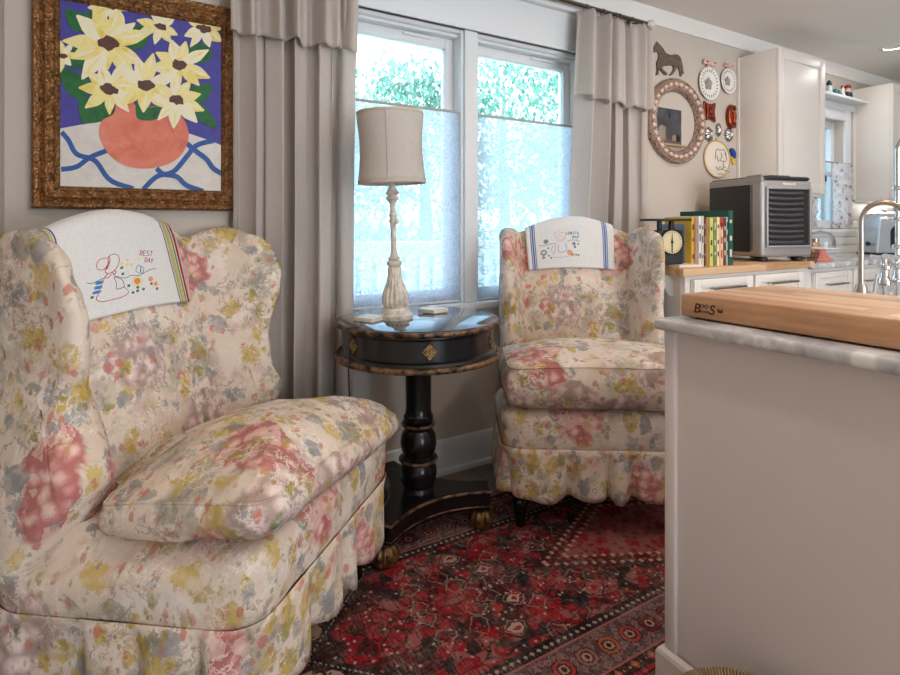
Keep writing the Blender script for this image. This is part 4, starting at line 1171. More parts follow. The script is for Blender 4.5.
pts = crom([(-.025, .04, .008), (-.05, .075, .004), (-.10, .08, .004), tuple(a+d*(Rr*.9)+Vector((0, 0, .004))), tuple(e1+Vector((0, 0, .006))), tuple(e1+d*.012+Vector((0, 0, -.03))),
            tuple(e1+d*.012+Vector((0, 0, -.16))), tuple(e1+d*.0+Vector((0, .03, -.45))), tuple(e1+Vector((0, .12, -.70))), tuple(e1+Vector((0, .2, -.767)))], 60, False)
bm = BM(); tube(bm, pts, .0028, 7); obj('cord', bm, M['blackmatte'], lm)

lm.rotation_euler = (0, math.radians(-1.9), 0); lm.rotation_euler.rotate_axis('X', math.radians(0))

# ================================================================== COASTERS
cm = simple('stone_coaster', (222, 214, 202), .5, var=.05, vs=40)
for (pa, rot, lab) in (((369.5, 320.5), .50, 'square pale stone coaster at the left front of the lamp'), ((433, 312), .35, 'square pale stone coaster at the right of the lamp')):
    p = G(pa[0], pa[1], TZ)
    bm = BM(); box(bm, -.042, .042, -.042, .042, .002, .012, .002); box(bm, -.042, .042, -.042, .042, .012, .017, .002)
    o = obj('coaster', bm, cm); o.location = (p.x, p.y, TZ-.0015); o.rotation_euler.z = rot
    tag(o, lab, 'coaster', 'coasters on the black table')

# ================================================================== ISLAND
IX, IY, IB, MT = 1.030, .798, -1.3, .900
it_ = thing('kitchen_island', 'off-white panelled kitchen island at the right, under the marble top', 'kitchen island', (IX+.45, IY, 0))
ox, oy, oz = it_.location
def lb(bm, x0, x1, y0, y1, z0, z1, bev=0): box(bm, x0-ox, x1-ox, y0-oy, y1-oy, z0-oz, z1-oz, bev)
bm = BM(); lb(bm, IX+.008, IX+.9, IB, IY-.008, .0, .875); obj('body', bm, M['island'], it_, smooth=False)
bm = BM(); lb(bm, IX-.002, IX+.022, IY-.024, IY+.002, .0, .875, .003); obj('corner_post', bm, M['island'], it_)
bm = BM()
pr = [(0, 0), (.015, 0), (.015, .158), (.012, .166), (.004, .170), (0, .170)]
bb = [(IX+.9, IY), (IX, IY), (IX, IB)]
def ring_at(d, z): return [(IX+.9-ox, IY+d-oy, z), (IX-d-ox, IY+d-oy, z), (IX-d-ox, IB-oy, z)]
R = [[bm.verts.new(p) for p in ring_at(d, z)] for d, z in pr]
for a, b in zip(R, R[1:]):
    for k in range(2): bm.faces.new((a[k], a[k+1], b[k+1], b[k]))
obj('plinth_board', bm, M['island'], it_, smooth=False)
bm = BM(); box(bm, -.03, .93, IB-IY-.02, .010, .875, MT, .008, 3)
mo = obj('marble_countertop', bm, M['marble'], angle=50); mo.location = (IX, IY, 0); tag(mo, 'grey-veined white marble top on the kitchen island', 'countertop')

bp = G(680.5, 315.4, MT+.004)
BX, BY = bp.x, bp.y
ct = thing('cutting_board', 'thick maple butcher block board lying on the marble island top', 'cutting board', (BX, BY, MT))
bm = BM(); box(bm, 0, .365, -.66, 0, .004, .0525, .004, 2); obj('block', bm, M['block'], ct, angle=50)
bm = BM()
for x in (.03, .335):
    for y in (-.03, -.63): lathe(bm, [(.012, 0), (.012, .0045)], c=(x, y, 0), n=14)
obj('rubber_feet', bm, M['blackmatte'], ct)['kind'] = 'stuff'
# burnt lettering on the front face (faces -x, text runs towards -y)
burn = simple('burnt_wood', (52, 26, 16), .8)
def FT(y, z): return Matrix.Translation((-.0002, y, z)) @ Matrix(((0, 0, -1, 0), (-1, 0, 0, 0), (0, 1, 0, 0), (0, 0, 0, 1)))
bm = BM()
join(bm, text_bm('B', .029, FT(-.040, .0245), .0003, .2, bold=.0003)); join(bm, text_bm('OO', .0115, FT(-.0575, .0305), .0003, .1, bold=.0002))
join(bm, text_bm('BLOCKS', .0060, FT(-.0575, .0195), .0003, .1, bold=.00015)); join(bm, text_bm('S', .029, FT(-.0745, .0245), .0003, .2, bold=.0003))
def frb(u, v, d): return Vector((-.0002-d, -.094-u, .024+v))
prism(bm, [(.006*math.cos(a), .0025*math.sin(a)) for a in [2*PI*k/16 for k in range(16)]], frb, -.0003, .0003)
for sgn in (-1, 1): prism(bm, [(.004*sgn+.0028*math.cos(a), .0035+.0018*math.sin(a)) for a in [2*PI*k/12 for k in range(12)]], frb, -.0003, .0003)
obj('burnt_lettering', bm, burn, ct, smooth=False)

# taps on the island
dx, dy = ray(861); t_ = 1.55/dx; gx, gy = 1.55, dy*t_
tp = thing('gooseneck_tap', 'brushed steel gooseneck tap behind the butcher block', 'tap', (gx, gy, MT))
zt = HC+24*t_/FPX-MT; r = .044; d = Vector((.185, -.98, 0)).normalized()
pts = [Vector((0, 0, 0)), Vector((0, 0, .1)), Vector((0, 0, zt-r))]+[d*(r-r*math.cos(a))+Vector((0, 0, zt-r+r*math.sin(a))) for a in [PI*k/14 for k in range(1, 15)]]+[d*2*r+Vector((0, 0, zt-r-.03))]
bm = BM(); tube(bm, pts, .0062, 14); obj('spout', bm, M['steel'], tp)
bm = BM(); lathe(bm, [(.018, 0), (.018, .006), (.013, .01), (.013, .05), (.010, .06)], n=24); obj('tap_base', bm, M['steel'], tp)
q = Vector((.86, -.51, 0)); bm = BM(); tube(bm, [q*.012+Vector((0, 0, .035)), q*.034+Vector((0, 0, .035))], .007, 12); tube(bm, [q*.03+Vector((0, 0, .035)), q*.038+Vector((0, 0, .085))], .0032, 8); obj('lever', bm, M['steel'], tp)
fa = thing('bridge_faucet', 'polished chrome bridge faucet with cross handles at the right edge of the island', 'faucet', (1.66, .612, MT))
ox, oy, oz = fa.location
cols = []
for px, x in ((884.5, 1.62), (897.5, 1.70)):
    ddx, ddy = ray(px); cols.append(Vector((x-ox, x/ddx*ddy-oy, 0)))
for c in cols:
    bm = BM(); lathe(bm, [(.016, 0), (.016, .006), (.009, .012), (.008, .04), (.012, .05), (.014, .060), (.012, .070), (.008, .078), (.008, .092), (.013, .097), (.013, .103), (.007, .110), (.006, .13)], c=c, n=24); obj('valve', bm, M['chrome'], fa)
    bm = BM()
    for k in range(4):
        a = .4+k*PI/2; tube(bm, [c+Vector((0, 0, .124)), c+Vector((math.cos(a)*.028, math.sin(a)*.028, .126))], .0045, 8, rad=lambda f: .003+.003*f)
    obj('cross_handle', bm, M['chrome'], fa)
bm = BM(); tube(bm, [cols[0]+Vector((0, 0, .062)), cols[1]+Vector((0, 0, .062))], .007, 14); obj('bridge', bm, M['chrome'], fa)
bm = BM(); c = cols[1]; tube(bm, [c+Vector((0, 0, .1)), c+Vector((0, 0, .40))], .0055, 14)
for z in (.15, .22, .245, .30): lathe(bm, [(.0075, z-.006), (.013, z-.003), (.013, z+.003), (.0075, z+.006)], c=c, n=18, cap=False)
obj('riser', bm, M['chrome'], fa)
bm = BM()
for z in (.245, .222):
    e = c-Vector((.86, -.51, 0))*.03+Vector((0, 0, z)); tube(bm, [c+Vector((0, 0, z)), e], .004, 8); 
    tube(bm, [e+Vector((0, 0, -.001)), e-Vector((.86, -.51, 0))*.012], .007, 10, rad=lambda f: .007-.003*f)
obj('side_handle', bm, M['chrome'], fa)
bm = BM(); tube(bm, crom([tuple(c+Vector((0, 0, .40))), tuple(c+Vector((.02, -.03, .46))), tuple(c+Vector((.04, -.10, .44))), tuple(c+Vector((.045, -.13, .36)))], 16, False), .007, 12); obj('spray_arm', bm, M['chrome'], fa)

# wicker basket in front of the island
wk = MB('woven_wicker', .8); x, y, z = wk.xyz(wk.ob); n = wk.noise(wk.ob, 80, 2); wk.col(wk.ramp(n, [(.3, lin((52, 36, 26))), (.7, lin((120, 92, 62)))]))
bk = thing('wicker_basket', 'brown wicker basket with a whipped rim at the foot of the island', 'basket', (.862, .494, 0))
zr = .280; rr = .138
bm = BM(); prof = [(rr*.8, .004), (rr*.86, .05), (rr*.96, .15), (rr, zr-.006)]
P = crom([(a, b) for a, b in prof], 30, False)
lathe(bm, P, n=120, flute=lambda t, z: 1+.012*math.sin(t*30+(PI if int(z*90) % 2 else 0)))
o = obj('woven_side', bm, wk.m, bk); 
for f in [f for f in o.data.polygons if len(f.vertices) > 8]: pass
bm = BM(); tube(bm, [(rr*math.cos(a), rr*math.sin(a), zr) for a in [2*PI*k/90 for k in range(90)]], .0085, 10, closed=True)
obj('rim', bm, wk.m, bk)
bm = BM(); N = 150
pts = []
for k in range(N*8):
    a = 2*PI*k/(N*8); b = a*N; pts.append(((rr+.0098*math.cos(b))*math.cos(a), (rr+.0098*math.cos(b))*math.sin(a), zr+.0098*math.sin(b)))
tube(bm, pts, .0019, 5, closed=True); obj('rim_lashing', bm, simple('rim_lashing', (150, 122, 88), .7, var=.35, vs=60), bk)

# ================================================================== WALL CABINETS AND COUNTERS
CT, CMZ = .914, .897
CYF = 1.545
wo = [(2.116, CYF), (3.225, CYF), (3.225, Y0-.001), (2.36, Y0-.001), (2.116, CYF+.018)]
bm = BM(); prism(bm, wo, lambda u, v, d: Vector((u, v, d)), CT-.034, CT)
o = obj('wood_countertop', bm, M['counterwood'], smooth=False); mod(o, 'BEVEL', width=.004, segments=2, limit_method='ANGLE')
tag(o, 'oiled wooden countertop under the cooler and the books', 'countertop')
def inset_poly(p, d):
    r = []
    n = len(p)
    for i in range(n):
        a, b, c = Vector(p[i-1]), Vector(p[i]), Vector(p[(i+1) % n])
        n1 = (b-a).normalized(); n1 = Vector((-n1.y, n1.x)); n2 = (c-b).normalized(); n2 = Vector((-n2.y, n2.x))
        m = (n1+n2); m = m/max(.5, m.dot(n1)) if False else m.normalized()
        r.append(tuple(b+m*d/max(.4, m.dot(n1))))
    return r
bc = thing('base_cabinet', 'white base cabinet with two drawers under the wooden countertop', 'cabinet', (2.7, 1.6, 0))
ox, oy, oz = bc.location
bo = [(2.165, 1.575), (3.215, 1.575), (3.215, Y0-.002), (2.40, Y0-.002), (2.165, 1.600)]
bm = BM(); prism(bm, [(x-ox, y-oy) for x, y in bo], lambda u, v, d: Vector((u, v, d)), .0, CT-.0345); obj('body', bm, M['cabinet'], bc, smooth=False)
bm = BM(); prism(bm, [(0, 0), (.09, 0), (.09, -.018), (.03, -.10), (0, -.10)], lambda u, v, d: Vector((2.20-ox-u*.5+d*.7, 1.66-oy+u*.5+d*.7, CT-.036+v)), -.012, .012)
obj('corbel', bm, M['trim'], bc, smooth=False)
def handle(bm, x0, x1, y, z):
    tube(bm, [(x0, y-.026, z), (x1, y-.026, z)], .0055, 10)
    for x in (x0+.025, x1-.025): tube(bm, [(x, y-.026, z), (x, y+.002, z)], .004, 8)
for x0, x1 in ((2.20, 2.655), (2.675, 3.125)):
    bm = BM(); z0, z1 = .70, .862
    box(bm, x0-ox, x1-ox, -.043, -.0255, z0, z1, .003); d = obj('drawer', bm, M['cabinet'], bc)
    bm = BM(); a, b = x0-ox, x1-ox
    for q in ((a, a+.05, z0, z1), (b-.05, b, z0, z1), (a+.05, b-.05, z0, z0+.04), (a+.05, b-.05, z1-.04, z1)): box(bm, q[0], q[1], -.050, -.0425, q[2], q[3], .002)
    obj('drawer_frame', bm, M['cabinet'], d)
    bm = BM(); handle(bm, a+.10, b-.10, -.050, .818); obj('handle', bm, M['steel'], d)
    bm = BM(); box(bm, a, b, -.043, -.0255, .12, .69, .003); obj('door', bm, M['cabinet'], bc)
# kitchen run with the marble top
bm = BM(); box(bm, 0, 3.0, 0, Y0-1.56-.001, CMZ-.03, CMZ, .006, 3)
o = obj('marble_countertop', bm, M['marble'], angle=50); o.location = (3.232, 1.56, 0); tag(o, 'white marble worktop along the far wall under the kitchen window', 'countertop')
kc = thing('base_cabinet', 'white base cabinets under the far marble worktop', 'cabinet', (3.3, 1.62, 0))
bm = BM(); box(bm, -.065, 2.9, -.02, Y0-1.62-.002, 0, CMZ-.031); obj('body', bm, M['cabinet'], kc, smooth=False)
for x0, x1 in ((.0, .42), (.44, .90), (.92, 1.5), (1.52, 2.1), (2.12, 2.8)):
    bm = BM(); box(bm, x0, x1, -.040, -.021, .70, .845, .003)
    for q in ((x0, x0+.05, .70, .845), (x1-.05, x1, .70, .845), (x0+.05, x1-.05, .70, .735), (x0+.05, x1-.05, .81, .845)): box(bm, q[0], q[1], -.046, -.040, q[2], q[3], .002)
    d = obj('drawer', bm, M['cabinet'], kc)
    bm = BM(); handle(bm, x0+.1, x1-.1, -.046, .775); obj('handle', bm, M['steel'], d)
    bm = BM(); box(bm, x0, x1, -.040, -.021, .12, .68, .003); obj('door', bm, M['cabinet'], kc)
# backsplash boards
bm = BM()
for k in range(4):
    z = CMZ+.001+k*.064; box(bm, 4.03, XR-.01, Y0-.012, Y0-.001, z, min(z+.060, 1.30), .003)
box(bm, KX1+.10, XR-.01, Y0-.012, Y0-.001, 1.155, 1.30, .003)
struct('trim_2', bm, M['trim'])

def wall_cab(label, x0, x1, z0, z1, yf, ndoor, hinge_px=None):
    t = thing('wall_cabinet', label, 'cabinet', ((x0+x1)/2, Y0-.001, z0), 0, 'white wall cabinets in the kitchen'); ox = (x0+x1)/2; D = Y0-.001-yf
    bm = BM(); box(bm, x0-ox, x1-ox, -D+.02, 0, 0, z1-z0, .002); obj('body', bm, M['cabinet'], t)
    bm = BM(); box(bm, x0-ox, x0-ox+.018, -.004, 0, -.0, z1-z0); box(bm, x0-ox-.008, x0-ox+.0, -.02, 0, 0, z1-z0, .002); obj('scribe_strip', bm, M['cabinet'], t)
    w = (x1-x0)/ndoor
    for k in range(ndoor):
        a, b = x0-ox+k*w+.002, x0-ox+(k+1)*w-.002; h = z1-z0; st = .062
        bm = BM(); box(bm, a, b, -D+.006, -D+.019, .002, h-.002, .001)
        for q in ((a, a+st, .002, h-.002), (b-st, b, .002, h-.002), (a+st, b-st, .002, st), (a+st, b-st, h-st, h-.002)): box(bm, q[0], q[1], -D, -D+.006, q[2], q[3], .0012)
        d = obj('door', bm, M['cabinet'], t)
        bm = BM(); box(bm, b-.004, b+.010, -D-.004, -D+.012, .085, .125, .002); obj('hinge', bm, M['blackmatte'], d)
        bm = BM(); lathe(bm, [(.005, 0), (.005, .012), (.013, .018), (.013, .024), (0, .028)], mat=Matrix.Rotation(PI/2, 4, 'X'), c=(a+.03, -D, .06), n=16, cap=False); obj('knob', bm, M['steel'], d)
    bm = BM(); box(bm, x0-ox+.01, x1-ox, -D+.022, -.01, -.018, -.0005); obj('light_rail', bm, M['cabinet'], t, smooth=False)
    return t
wall_cab('white shaker wall cabinet above the cooler', 3.447, 4.012, 1.318, 2.205, 1.855, 1)
wall_cab('white wall cabinet right of the kitchen window, above the toaster', 5.015, 6.1, 1.318, 2.198, 1.855, 2)

# shelf above the kitchen window
sx0, sx1 = 4.014, 5.004; SZ = 2.088
st = thing('wall_shelf', 'white shelf above the kitchen window between the two wall cabinets', 'shelf', (4.5, Y0-.001, SZ))
bm = BM(); box(bm, sx0-4.5, sx1-4.5, -.11, 0, -.022, 0, .004); obj('board', bm, M['trim'], st)
bm = BM(); box(bm, sx0-4.5, sx1-4.5, -.018, 0, -.075, -.023, .003); obj('backing_board', bm, M['trim'], st)
# figurines
def figurine(px, label, build):
    p = W(px, 88, Y0-.055); t = thing('figurine', label, 'figurine', (p.x, Y0-.055, SZ), 0, 'figurines on the window shelf'); build(t)
teal, redm, dk, skin = simple('teal_glaze', (40, 128, 132), .3), simple('red_glaze', (140, 30, 34), .35), simple('dark_green_glaze', (34, 44, 42), .4), simple('pale_glaze', (222, 190, 168), .4)
def f1(t):
    bm = BM(); lathe(bm, [(.02, 0), (.024, .01), (.02, .05), (.012, .07), (0, .075)], n=16, cap=False); obj('body', bm, simple('ice_blue_glaze', (196, 214, 220), .3), t)
    bm = BM(); lathe(bm, [(.017, .07), (.019, .085), (.010, .105), (0, .108)], n=16, cap=False); obj('head', bm, dk, t)
def f2(t):
    bm = BM(); box(bm, -.05, .05, -.015, .015, .008, .032, .006); box(bm, -.05, -.02, -.014, .014, .03, .052, .004); obj('engine', bm, teal, t)
    bm = BM(); lathe(bm, [(.007, 0), (.009, .02)], c=(.03, 0, .03), n=12); obj('chimney', bm, teal, t)
    for x in (-.032, .0, .032):
        bm = BM(); lathe(bm, [(.010, 0), (.010, .034)], mat=Matrix.Rotation(PI/2, 4, 'X'), c=(x, .017, .0105), n=14); obj('wheel', bm, dk, t)
def f3(t):
    bm = BM(); lathe(bm, [(.014, 0), (.018, .02), (.012, .05), (.015, .065), (.008, .08), (0, .082)], n=16, cap=False); obj('body', bm, M['white'], t)
    bm = BM(); tube(bm, [(-.014, 0, .07), (-.02, 0, .085), (-.008, 0, .092), (.004, 0, .082)], .005, 8); obj('wing', bm, redm, t)
def f4(t):
    bm = BM(); lathe(bm, [(.028, 0), (.034, .018), (.03, .045), (.016, .055)], n=18); obj('body', bm, dk, t)
    bm = BM(); lathe(bm, [(.0, .052), (.018, .056), (.024, .07), (.019, .086), (0, .09)], n=18, cap=False); obj('head', bm, skin, t)
    bm = BM(); lathe(bm, [(.025, .080), (.026, .09), (.018, .108), (0, .114)], n=18, cap=False); obj('hat', bm, redm, t)
figurine(829, 'pale blue figurine with a dark head on the shelf, beside the first cabinet', f1)
figurine(837, 'teal toy train figurine on the shelf above the kitchen window', f2)
figurine(842.5, 'white bird figurine on the shelf, left of the red-hatted figure', f3)
figurine(847.5, 'figurine with a red hat on the shelf above the kitchen window', f4)

# cafe curtains at the kitchen window
kcm = MB('cafe_curtain_print', .9, 0, .1); d_, c_ = kcm.vor(kcm.warp(kcm.ob, 20, .02), 26); kb = kcm.ramp(d_, [(.1, lin((150, 120, 104))), (.28, lin((214, 206, 202))), (.5, lin((236, 234, 236)))])
kcm.col(kb); tr = kcm.N('ShaderNodeBsdfTranslucent'); kcm.L(kb, tr.inputs[0]); mx = kcm.N('ShaderNodeMixShader'); mx.inputs[0].default_value = .4
kcm.L(kcm.p.outputs[0], mx.inputs[1]); kcm.L(tr.outputs[0], mx.inputs[2]); kcm.L(mx.outputs[0], kcm.out.inputs[0])
KR = W(838, 163, Y0-.03).z
t = thing('cafe_curtain_rod', 'thin metal rod across the kitchen window', 'curtain rod', (4.55, Y0-.032, KR))
bm = BM(); tube(bm, [(-.34, 0, 0), (.36, 0, 0)], .005, 8); obj('rod', bm, M['steel'], t)
bm = BM(); box(bm, .352, .362, 0, .012, -.008, .008); box(bm, -.342, -.332, 0, .012, -.008, .008); obj('bracket', bm, M['steel'], t)
for lab, xa, xb in (('printed ruffled cafe curtain at the right of the kitchen window', W(833.5, 200, Y0-.035).x, W(853, 200, Y0-.035).x-.01),
                    ('printed ruffled cafe curtain at the left of the kitchen window, behind the cooler', 4.27, W(817.5, 200, Y0-.035).x)):
    t = thing('cafe_curtain', lab, 'curtain', ((xa+xb)/2, Y0-.036, KZ0+.004), 0, 'cafe curtains in the kitchen'); w = (xb-xa)/2; h = KR-KZ0-.004
    bm = BM(); grid(bm, 60, 60, lambda u, v: Vector((-w+2*w*u+.008*math.sin(v*26)*(1 if u > .5 else -1)*abs(2*u-1), .010*math.sin(u*34+.6*math.sin(v*9))+.006*math.sin(v*44)*(.4+.6*math.sin(u*5)**2), h*v)))
    o = obj('ruffled_panel', bm, kcm.m, t, angle=180); mod(o, 'SOLIDIFY', thickness=.0014)

# ================================================================== ON THE COUNTERS
# air cooler
P0 = G(761.5, 262.2, CT); rz = math.atan2(-.2536, .967)
ux, uy = Vector((math.cos(rz), math.sin(rz), 0)), Vector((-math.sin(rz), math.cos(rz), 0))
CW, CD, CH = .345, .385, .470
cc = P0+ux*CW/2+uy*CD/2
ac = thing('air_cooler', 'silver and black portable air cooler on the wooden countertop', 'air cooler', (cc.x, cc.y, CT), rz)
a, b = CW/2, CD/2
bm = BM(); box(bm, -a, a, -b, b, .026, .437, .016, 3); obj('body', bm, M['silver'], ac)
bm = BM(); box(bm, -a+.004, a-.004, -b+.004, b-.004, .435, CH-.010, .016, 3); box(bm, -.05, .09, -b+.06, b-.06, CH-.014, CH, .006); obj('top_cover', bm, M['darkglass'], ac)
bm = BM(); box(bm, -a-.0005, -a+.004, -b, -b+.10, .432, CH-.006, .006); box(bm, -a-.002, -a+.02, -b+.0, b-.01, .425, .452, .006, 2); obj('shoulder', bm, M['silver'], ac)
bm = BM(); box(bm, -a-.004, -a+.002, -b+.075, b-.012, .05, .415, .004); obj('side_panel', bm, M['darkglass'], ac)
bm = BM()
for k in range(34): box(bm, -a-.0035, -a+.001, -b+.058, -b+.070, .06+k*.0105, .065+k*.0105)
o = obj('side_vents', bm, M['blackmatte'], ac, smooth=False); o['kind'] = 'stuff'
bm = BM()
for k in range(17): box(bm, -a-.0022, -a+.001, b-.011, b-.004, .06+k*.021, .07+k*.021)
bm.free()
bm = BM(); box(bm, -a+.045, -a+.16, -b+.04, b-.1, .415, .43); bm.free()
gx0, gx1, gz0, gz1 = -a+.035, a-.030, .088, .388
bm = BM(); box(bm, gx0, gx1, -b-.003, -b+.002, gz0, gz1); obj('grille_well', bm, M['blackmatte'], ac, smooth=False)
bm = BM()
for q in ((gx0-.012, gx0, gz0-.012, gz1+.012), (gx1, gx1+.012, gz0-.012, gz1+.012), (gx0, gx1, gz0-.012, gz0), (gx0, gx1, gz1, gz1+.012)): box(bm, q[0], q[1], -b-.014, -b+.002, q[2], q[3], .003)
obj('grille_frame', bm, M['silver'], ac)
sl = simple('louver_grey', (72, 72, 76), .4)
for k in range(10):
    z = gz0+.018+k*.0292; bm = BM(); n = 12
    def lv(u, v): 
        x = gx0+.004+(gx1-gx0-.045)*u
        return Vector((x, -b-.004-.008*math.sin(PI*v)-.004*math.sin(PI*u), z-.010+.020*v+.004*math.sin(PI*u)*-1))
    grid(bm, n, 6, lv); o = obj('louver', bm, sl, ac); mod(o, 'SOLIDIFY', thickness=.002)
for x, y in ((-a+.05, -b+.05), (a-.05, -b+.05), (-a+.05, b-.05), (a-.05, b-.05)):
    bm = BM(); lathe(bm, [(.022, 0), (.03, .006), (.03, .02), (.024, .028)], c=(x, y, 0), n=20); obj('foot', bm, M['blackmatte'], ac)
bm = text_bm('Honeywell', .020, Matrix.Translation((.012, -b-.0006, .418)) @ Matrix.Rotation(PI/2, 4, 'X'), .0004, bold=.0004); obj('maker_lettering', bm, M['white'], ac, smooth=False)

# books
books = [  # px left, px right, top y, colour, spine front y, depth, label
 (684.5, 687.5, 224, (128, 140, 160), 1.675, .13, 'slim grey-blue book at the left end of the row, behind the scale'),
 (688, 690.5, 219, (176, 168, 150), 1.665, .13, 'thin beige book between the grey-blue and the yellow book'),
 (691.5, 695.0, 217, (222, 176, 52), 1.64, .15, 'mustard yellow book left of the pink and white books'),
 (695.6, 698.2, 217, (214, 160, 150), 1.63, .16, 'pale pink book right beside the mustard yellow one'),
 (698.8, 701.2, 216, (226, 216, 206), 1.615, .16, 'white book with a broad spine left of the dark-striped book'),
 (701.6, 703.8, 216, (206, 198, 190), 1.612, .17, 'light grey book in the middle of the row'),
 (704.2, 706.2, 217, (58, 48, 52), 1.62, .17, 'thin dark book in the middle of the row'),
 (706.8, 709.2, 219, (212, 150, 104), 1.612, .18, 'orange book right of the thin dark book'),
 (709.8, 713.2, 218, (204, 198, 104), 1.60, .18, 'lime yellow book right of the orange book'),
 (713.8, 716.2, 219, (110, 130, 80), 1.60, .18, 'green book right of the lime yellow book'),
 (716.8, 719.6, 217, (232, 208, 160), 1.60, .18, 'cream yellow book with a wide spine right of the green book'),
 (720.2, 723.2, 218, (228, 190, 146), 1.60, .18, 'pale orange book with a red top band'),
 (723.8, 726.0, 218, (90, 62, 56), 1.60, .18, 'narrow brown book beside the grey and green ones'),
 (726.4, 728.2, 217, (196, 196, 194), 1.60, .18, 'thin light grey book left of the tall green book'),
 (728.6, 733.0, 210.5, (22, 84, 66), 1.595, .27, 'tall dark green book at the right end of the row')]
pages = simple('book_pages', (232, 224, 206), .9, var=.05, vs=60)
for (pa, pb, ty, rgb, yf, dp, lab) in books:
    x0, x1 = W(pa, 240, yf).x, W(pb, 240, yf).x; zt = W((pa+pb)/2, ty, yf).z-CT; w = x1-x0; zt = min(zt, .315)
    t = thing('book', lab, 'book', ((x0+x1)/2, yf, CT), 0, 'books standing on the wooden countertop')
    cm_ = simple('book_cover', rgb, .55, var=.06); c = .0022
    bm = BM(); box(bm, -w/2, -w/2+c, 0, dp, 0, zt); box(bm, w/2-c, w/2, 0, dp, 0, zt); box(bm, -w/2+c, w/2-c, 0, .0035, 0, zt); obj('cover', bm, cm_, t, smooth=False)
    bm = BM(); box(bm, -w/2+c+.0002, w/2-c-.0002, .0036, dp-.004, .003, zt-.004); obj('pages', bm, pages, t, smooth=False)
    lum = sum(rgb)/3
    band = simple('spine_print', (60, 44, 40) if lum > 120 else (214, 206, 190), .6)
    bm = BM(); rnd = random.Random(int(pa*10))
    for q in range(3):
        z = zt*(.15+.28*q+rnd.uniform(0, .08)); box(bm, -w*.22, w*.22, -.0008, .0005, z, z+zt*rnd.uniform(.06, .16))
    if '(red' in lab or 'red top' in lab: box(bm, -w/2, w/2, -.0008, .0005, zt*.82, zt)
    obj('spine_print', bm, simple('red_print', (186, 60, 48), .6) if 'red top' in lab else band, t, smooth=False)

# board and kitchen scale
sp = W(676, 259, 1.86); 
bm = BM(); box(bm, -.068, .068, -.088, .088, 0, .014, .003); o = obj('pale_board', bm, simple('pale_board', (222, 206, 186), .5, var=.05))
o.location = (2.237, 1.665, CT); o.rotation_euler.z = math.radians(-12); tag(o, 'pale wooden board under the black kitchen scale', 'board')
sz = CT+.0142; SY = 1.675; sxp = W(674.5, 242, SY-.05)
ks = thing('kitchen_scale', 'old black kitchen scale with a cream dial beside the books', 'scale', (sxp.x, SY, sz), math.radians(-20))
k = (SY-.05)/ray(674.5)[1]/FPX
zc = sxp.z-sz; rd = 13*k
bm = BM(); box(bm, -.062, .062, -.045, .045, 0, zc+rd*.9, .006); obj('body', bm, M['blackmatte'], ks)
RX = Matrix.Rotation(PI/2, 4, 'X')
bm = BM(); lathe(bm, [(rd, 0), (rd, .012), (rd*.92, .016), (rd*.88, .012)], mat=RX, c=(0, -.044, zc), n=40, cap=False); obj('dial_rim', bm, M['blackmatte'], ks)
dm = MB('scale_dial', .5); x, y, z = dm.xyz(dm.ob); dm.col(lin((214, 196, 150)))
bm = BM(); lathe(bm, [(0, .010), (rd*.9, .010), (rd*.9, .004)], mat=RX, c=(0, -.044, zc), n=40, cap=False); obj('dial', bm, dm.m, ks)
bm = BM()
def fd(u, v, d): return Vector((u, -.0545-d, zc+v))
for j in range(24):
    a = 2*PI*j/24; c, s = math.cos(a), math.sin(a); r0, r1 = rd*.72, rd*.82
    prism(bm, [(r0*c-.0008*s, r0*s+.0008*c), (r0*c+.0008*s, r0*s-.0008*c), (r1*c+.0008*s, r1*s-.0008*c), (r1*c-.0008*s, r1*s+.0008*c)], fd, 0, .0006)
o = obj('dial_marks', bm, M['blackmatte'], ks, smooth=False); o['kind'] = 'stuff'
bm = BM(); prism(bm, [(-.002, -.05), (.002, -.05), (.0025, .01), (0, rd*.75), (-.0025, .01)], fd, .001, .0025); prism(bm, [(.006*math.cos(a), .006*math.sin(a)) for a in [2*PI*j/14 for j in range(14)]], fd, .001, .004); obj('pointer', bm, M['blackmatte'], ks, smooth=False)
zp = W(663, 221, SY).z-sz
bm = BM()
for x in (-.03, .03): box(bm, x-.008, x+.008, -.01, .01, zc+rd*.8, zp, .002)
obj('post', bm, M['blackmatte'], ks)
bm = BM(); box(bm, -.088, .088, -.075, .075, zp, zp+.010, .003); obj('platform', bm, M['blackmatte'], ks)

# cake stand with dome
p = W(820.5, 255, 1.70)
pk = simple('coral_glaze', (232, 140, 122), .3)
cs = thing('cake_stand', 'coral pink cake stand with a clear dome on the far marble worktop', 'cake stand', (p.x, 1.70, CMZ))
k = 1.70/ray(823)[1]/FPX
bm = BM(); lathe(bm, [(11*k, 0), (11.5*k, .004), (9*k, .012), (6*k, .03), (4.5*k, .055), (4.5*k, .066)], n=32); obj('pedestal', bm, pk, cs)
bm = BM(); lathe(bm, [(4*k, .066), (14*k, .070), (15.5*k, .074), (15.5*k, .078), (14.5*k, .079), (0, .076)], n=48, cap=False); obj('plate', bm, M['white'], cs)
bm = BM(); lathe(bm, [(12.5*k, .079), (12.5*k, .12), (11.5*k, .145), (8*k, .168), (3*k, .178), (1.2*k, .180), (1.0*k, .186), (2.2*k, .192), (2.2*k, .198), (0, .203)], n=48, cap=False); o = obj('glass_dome', bm, M['dome'], cs)
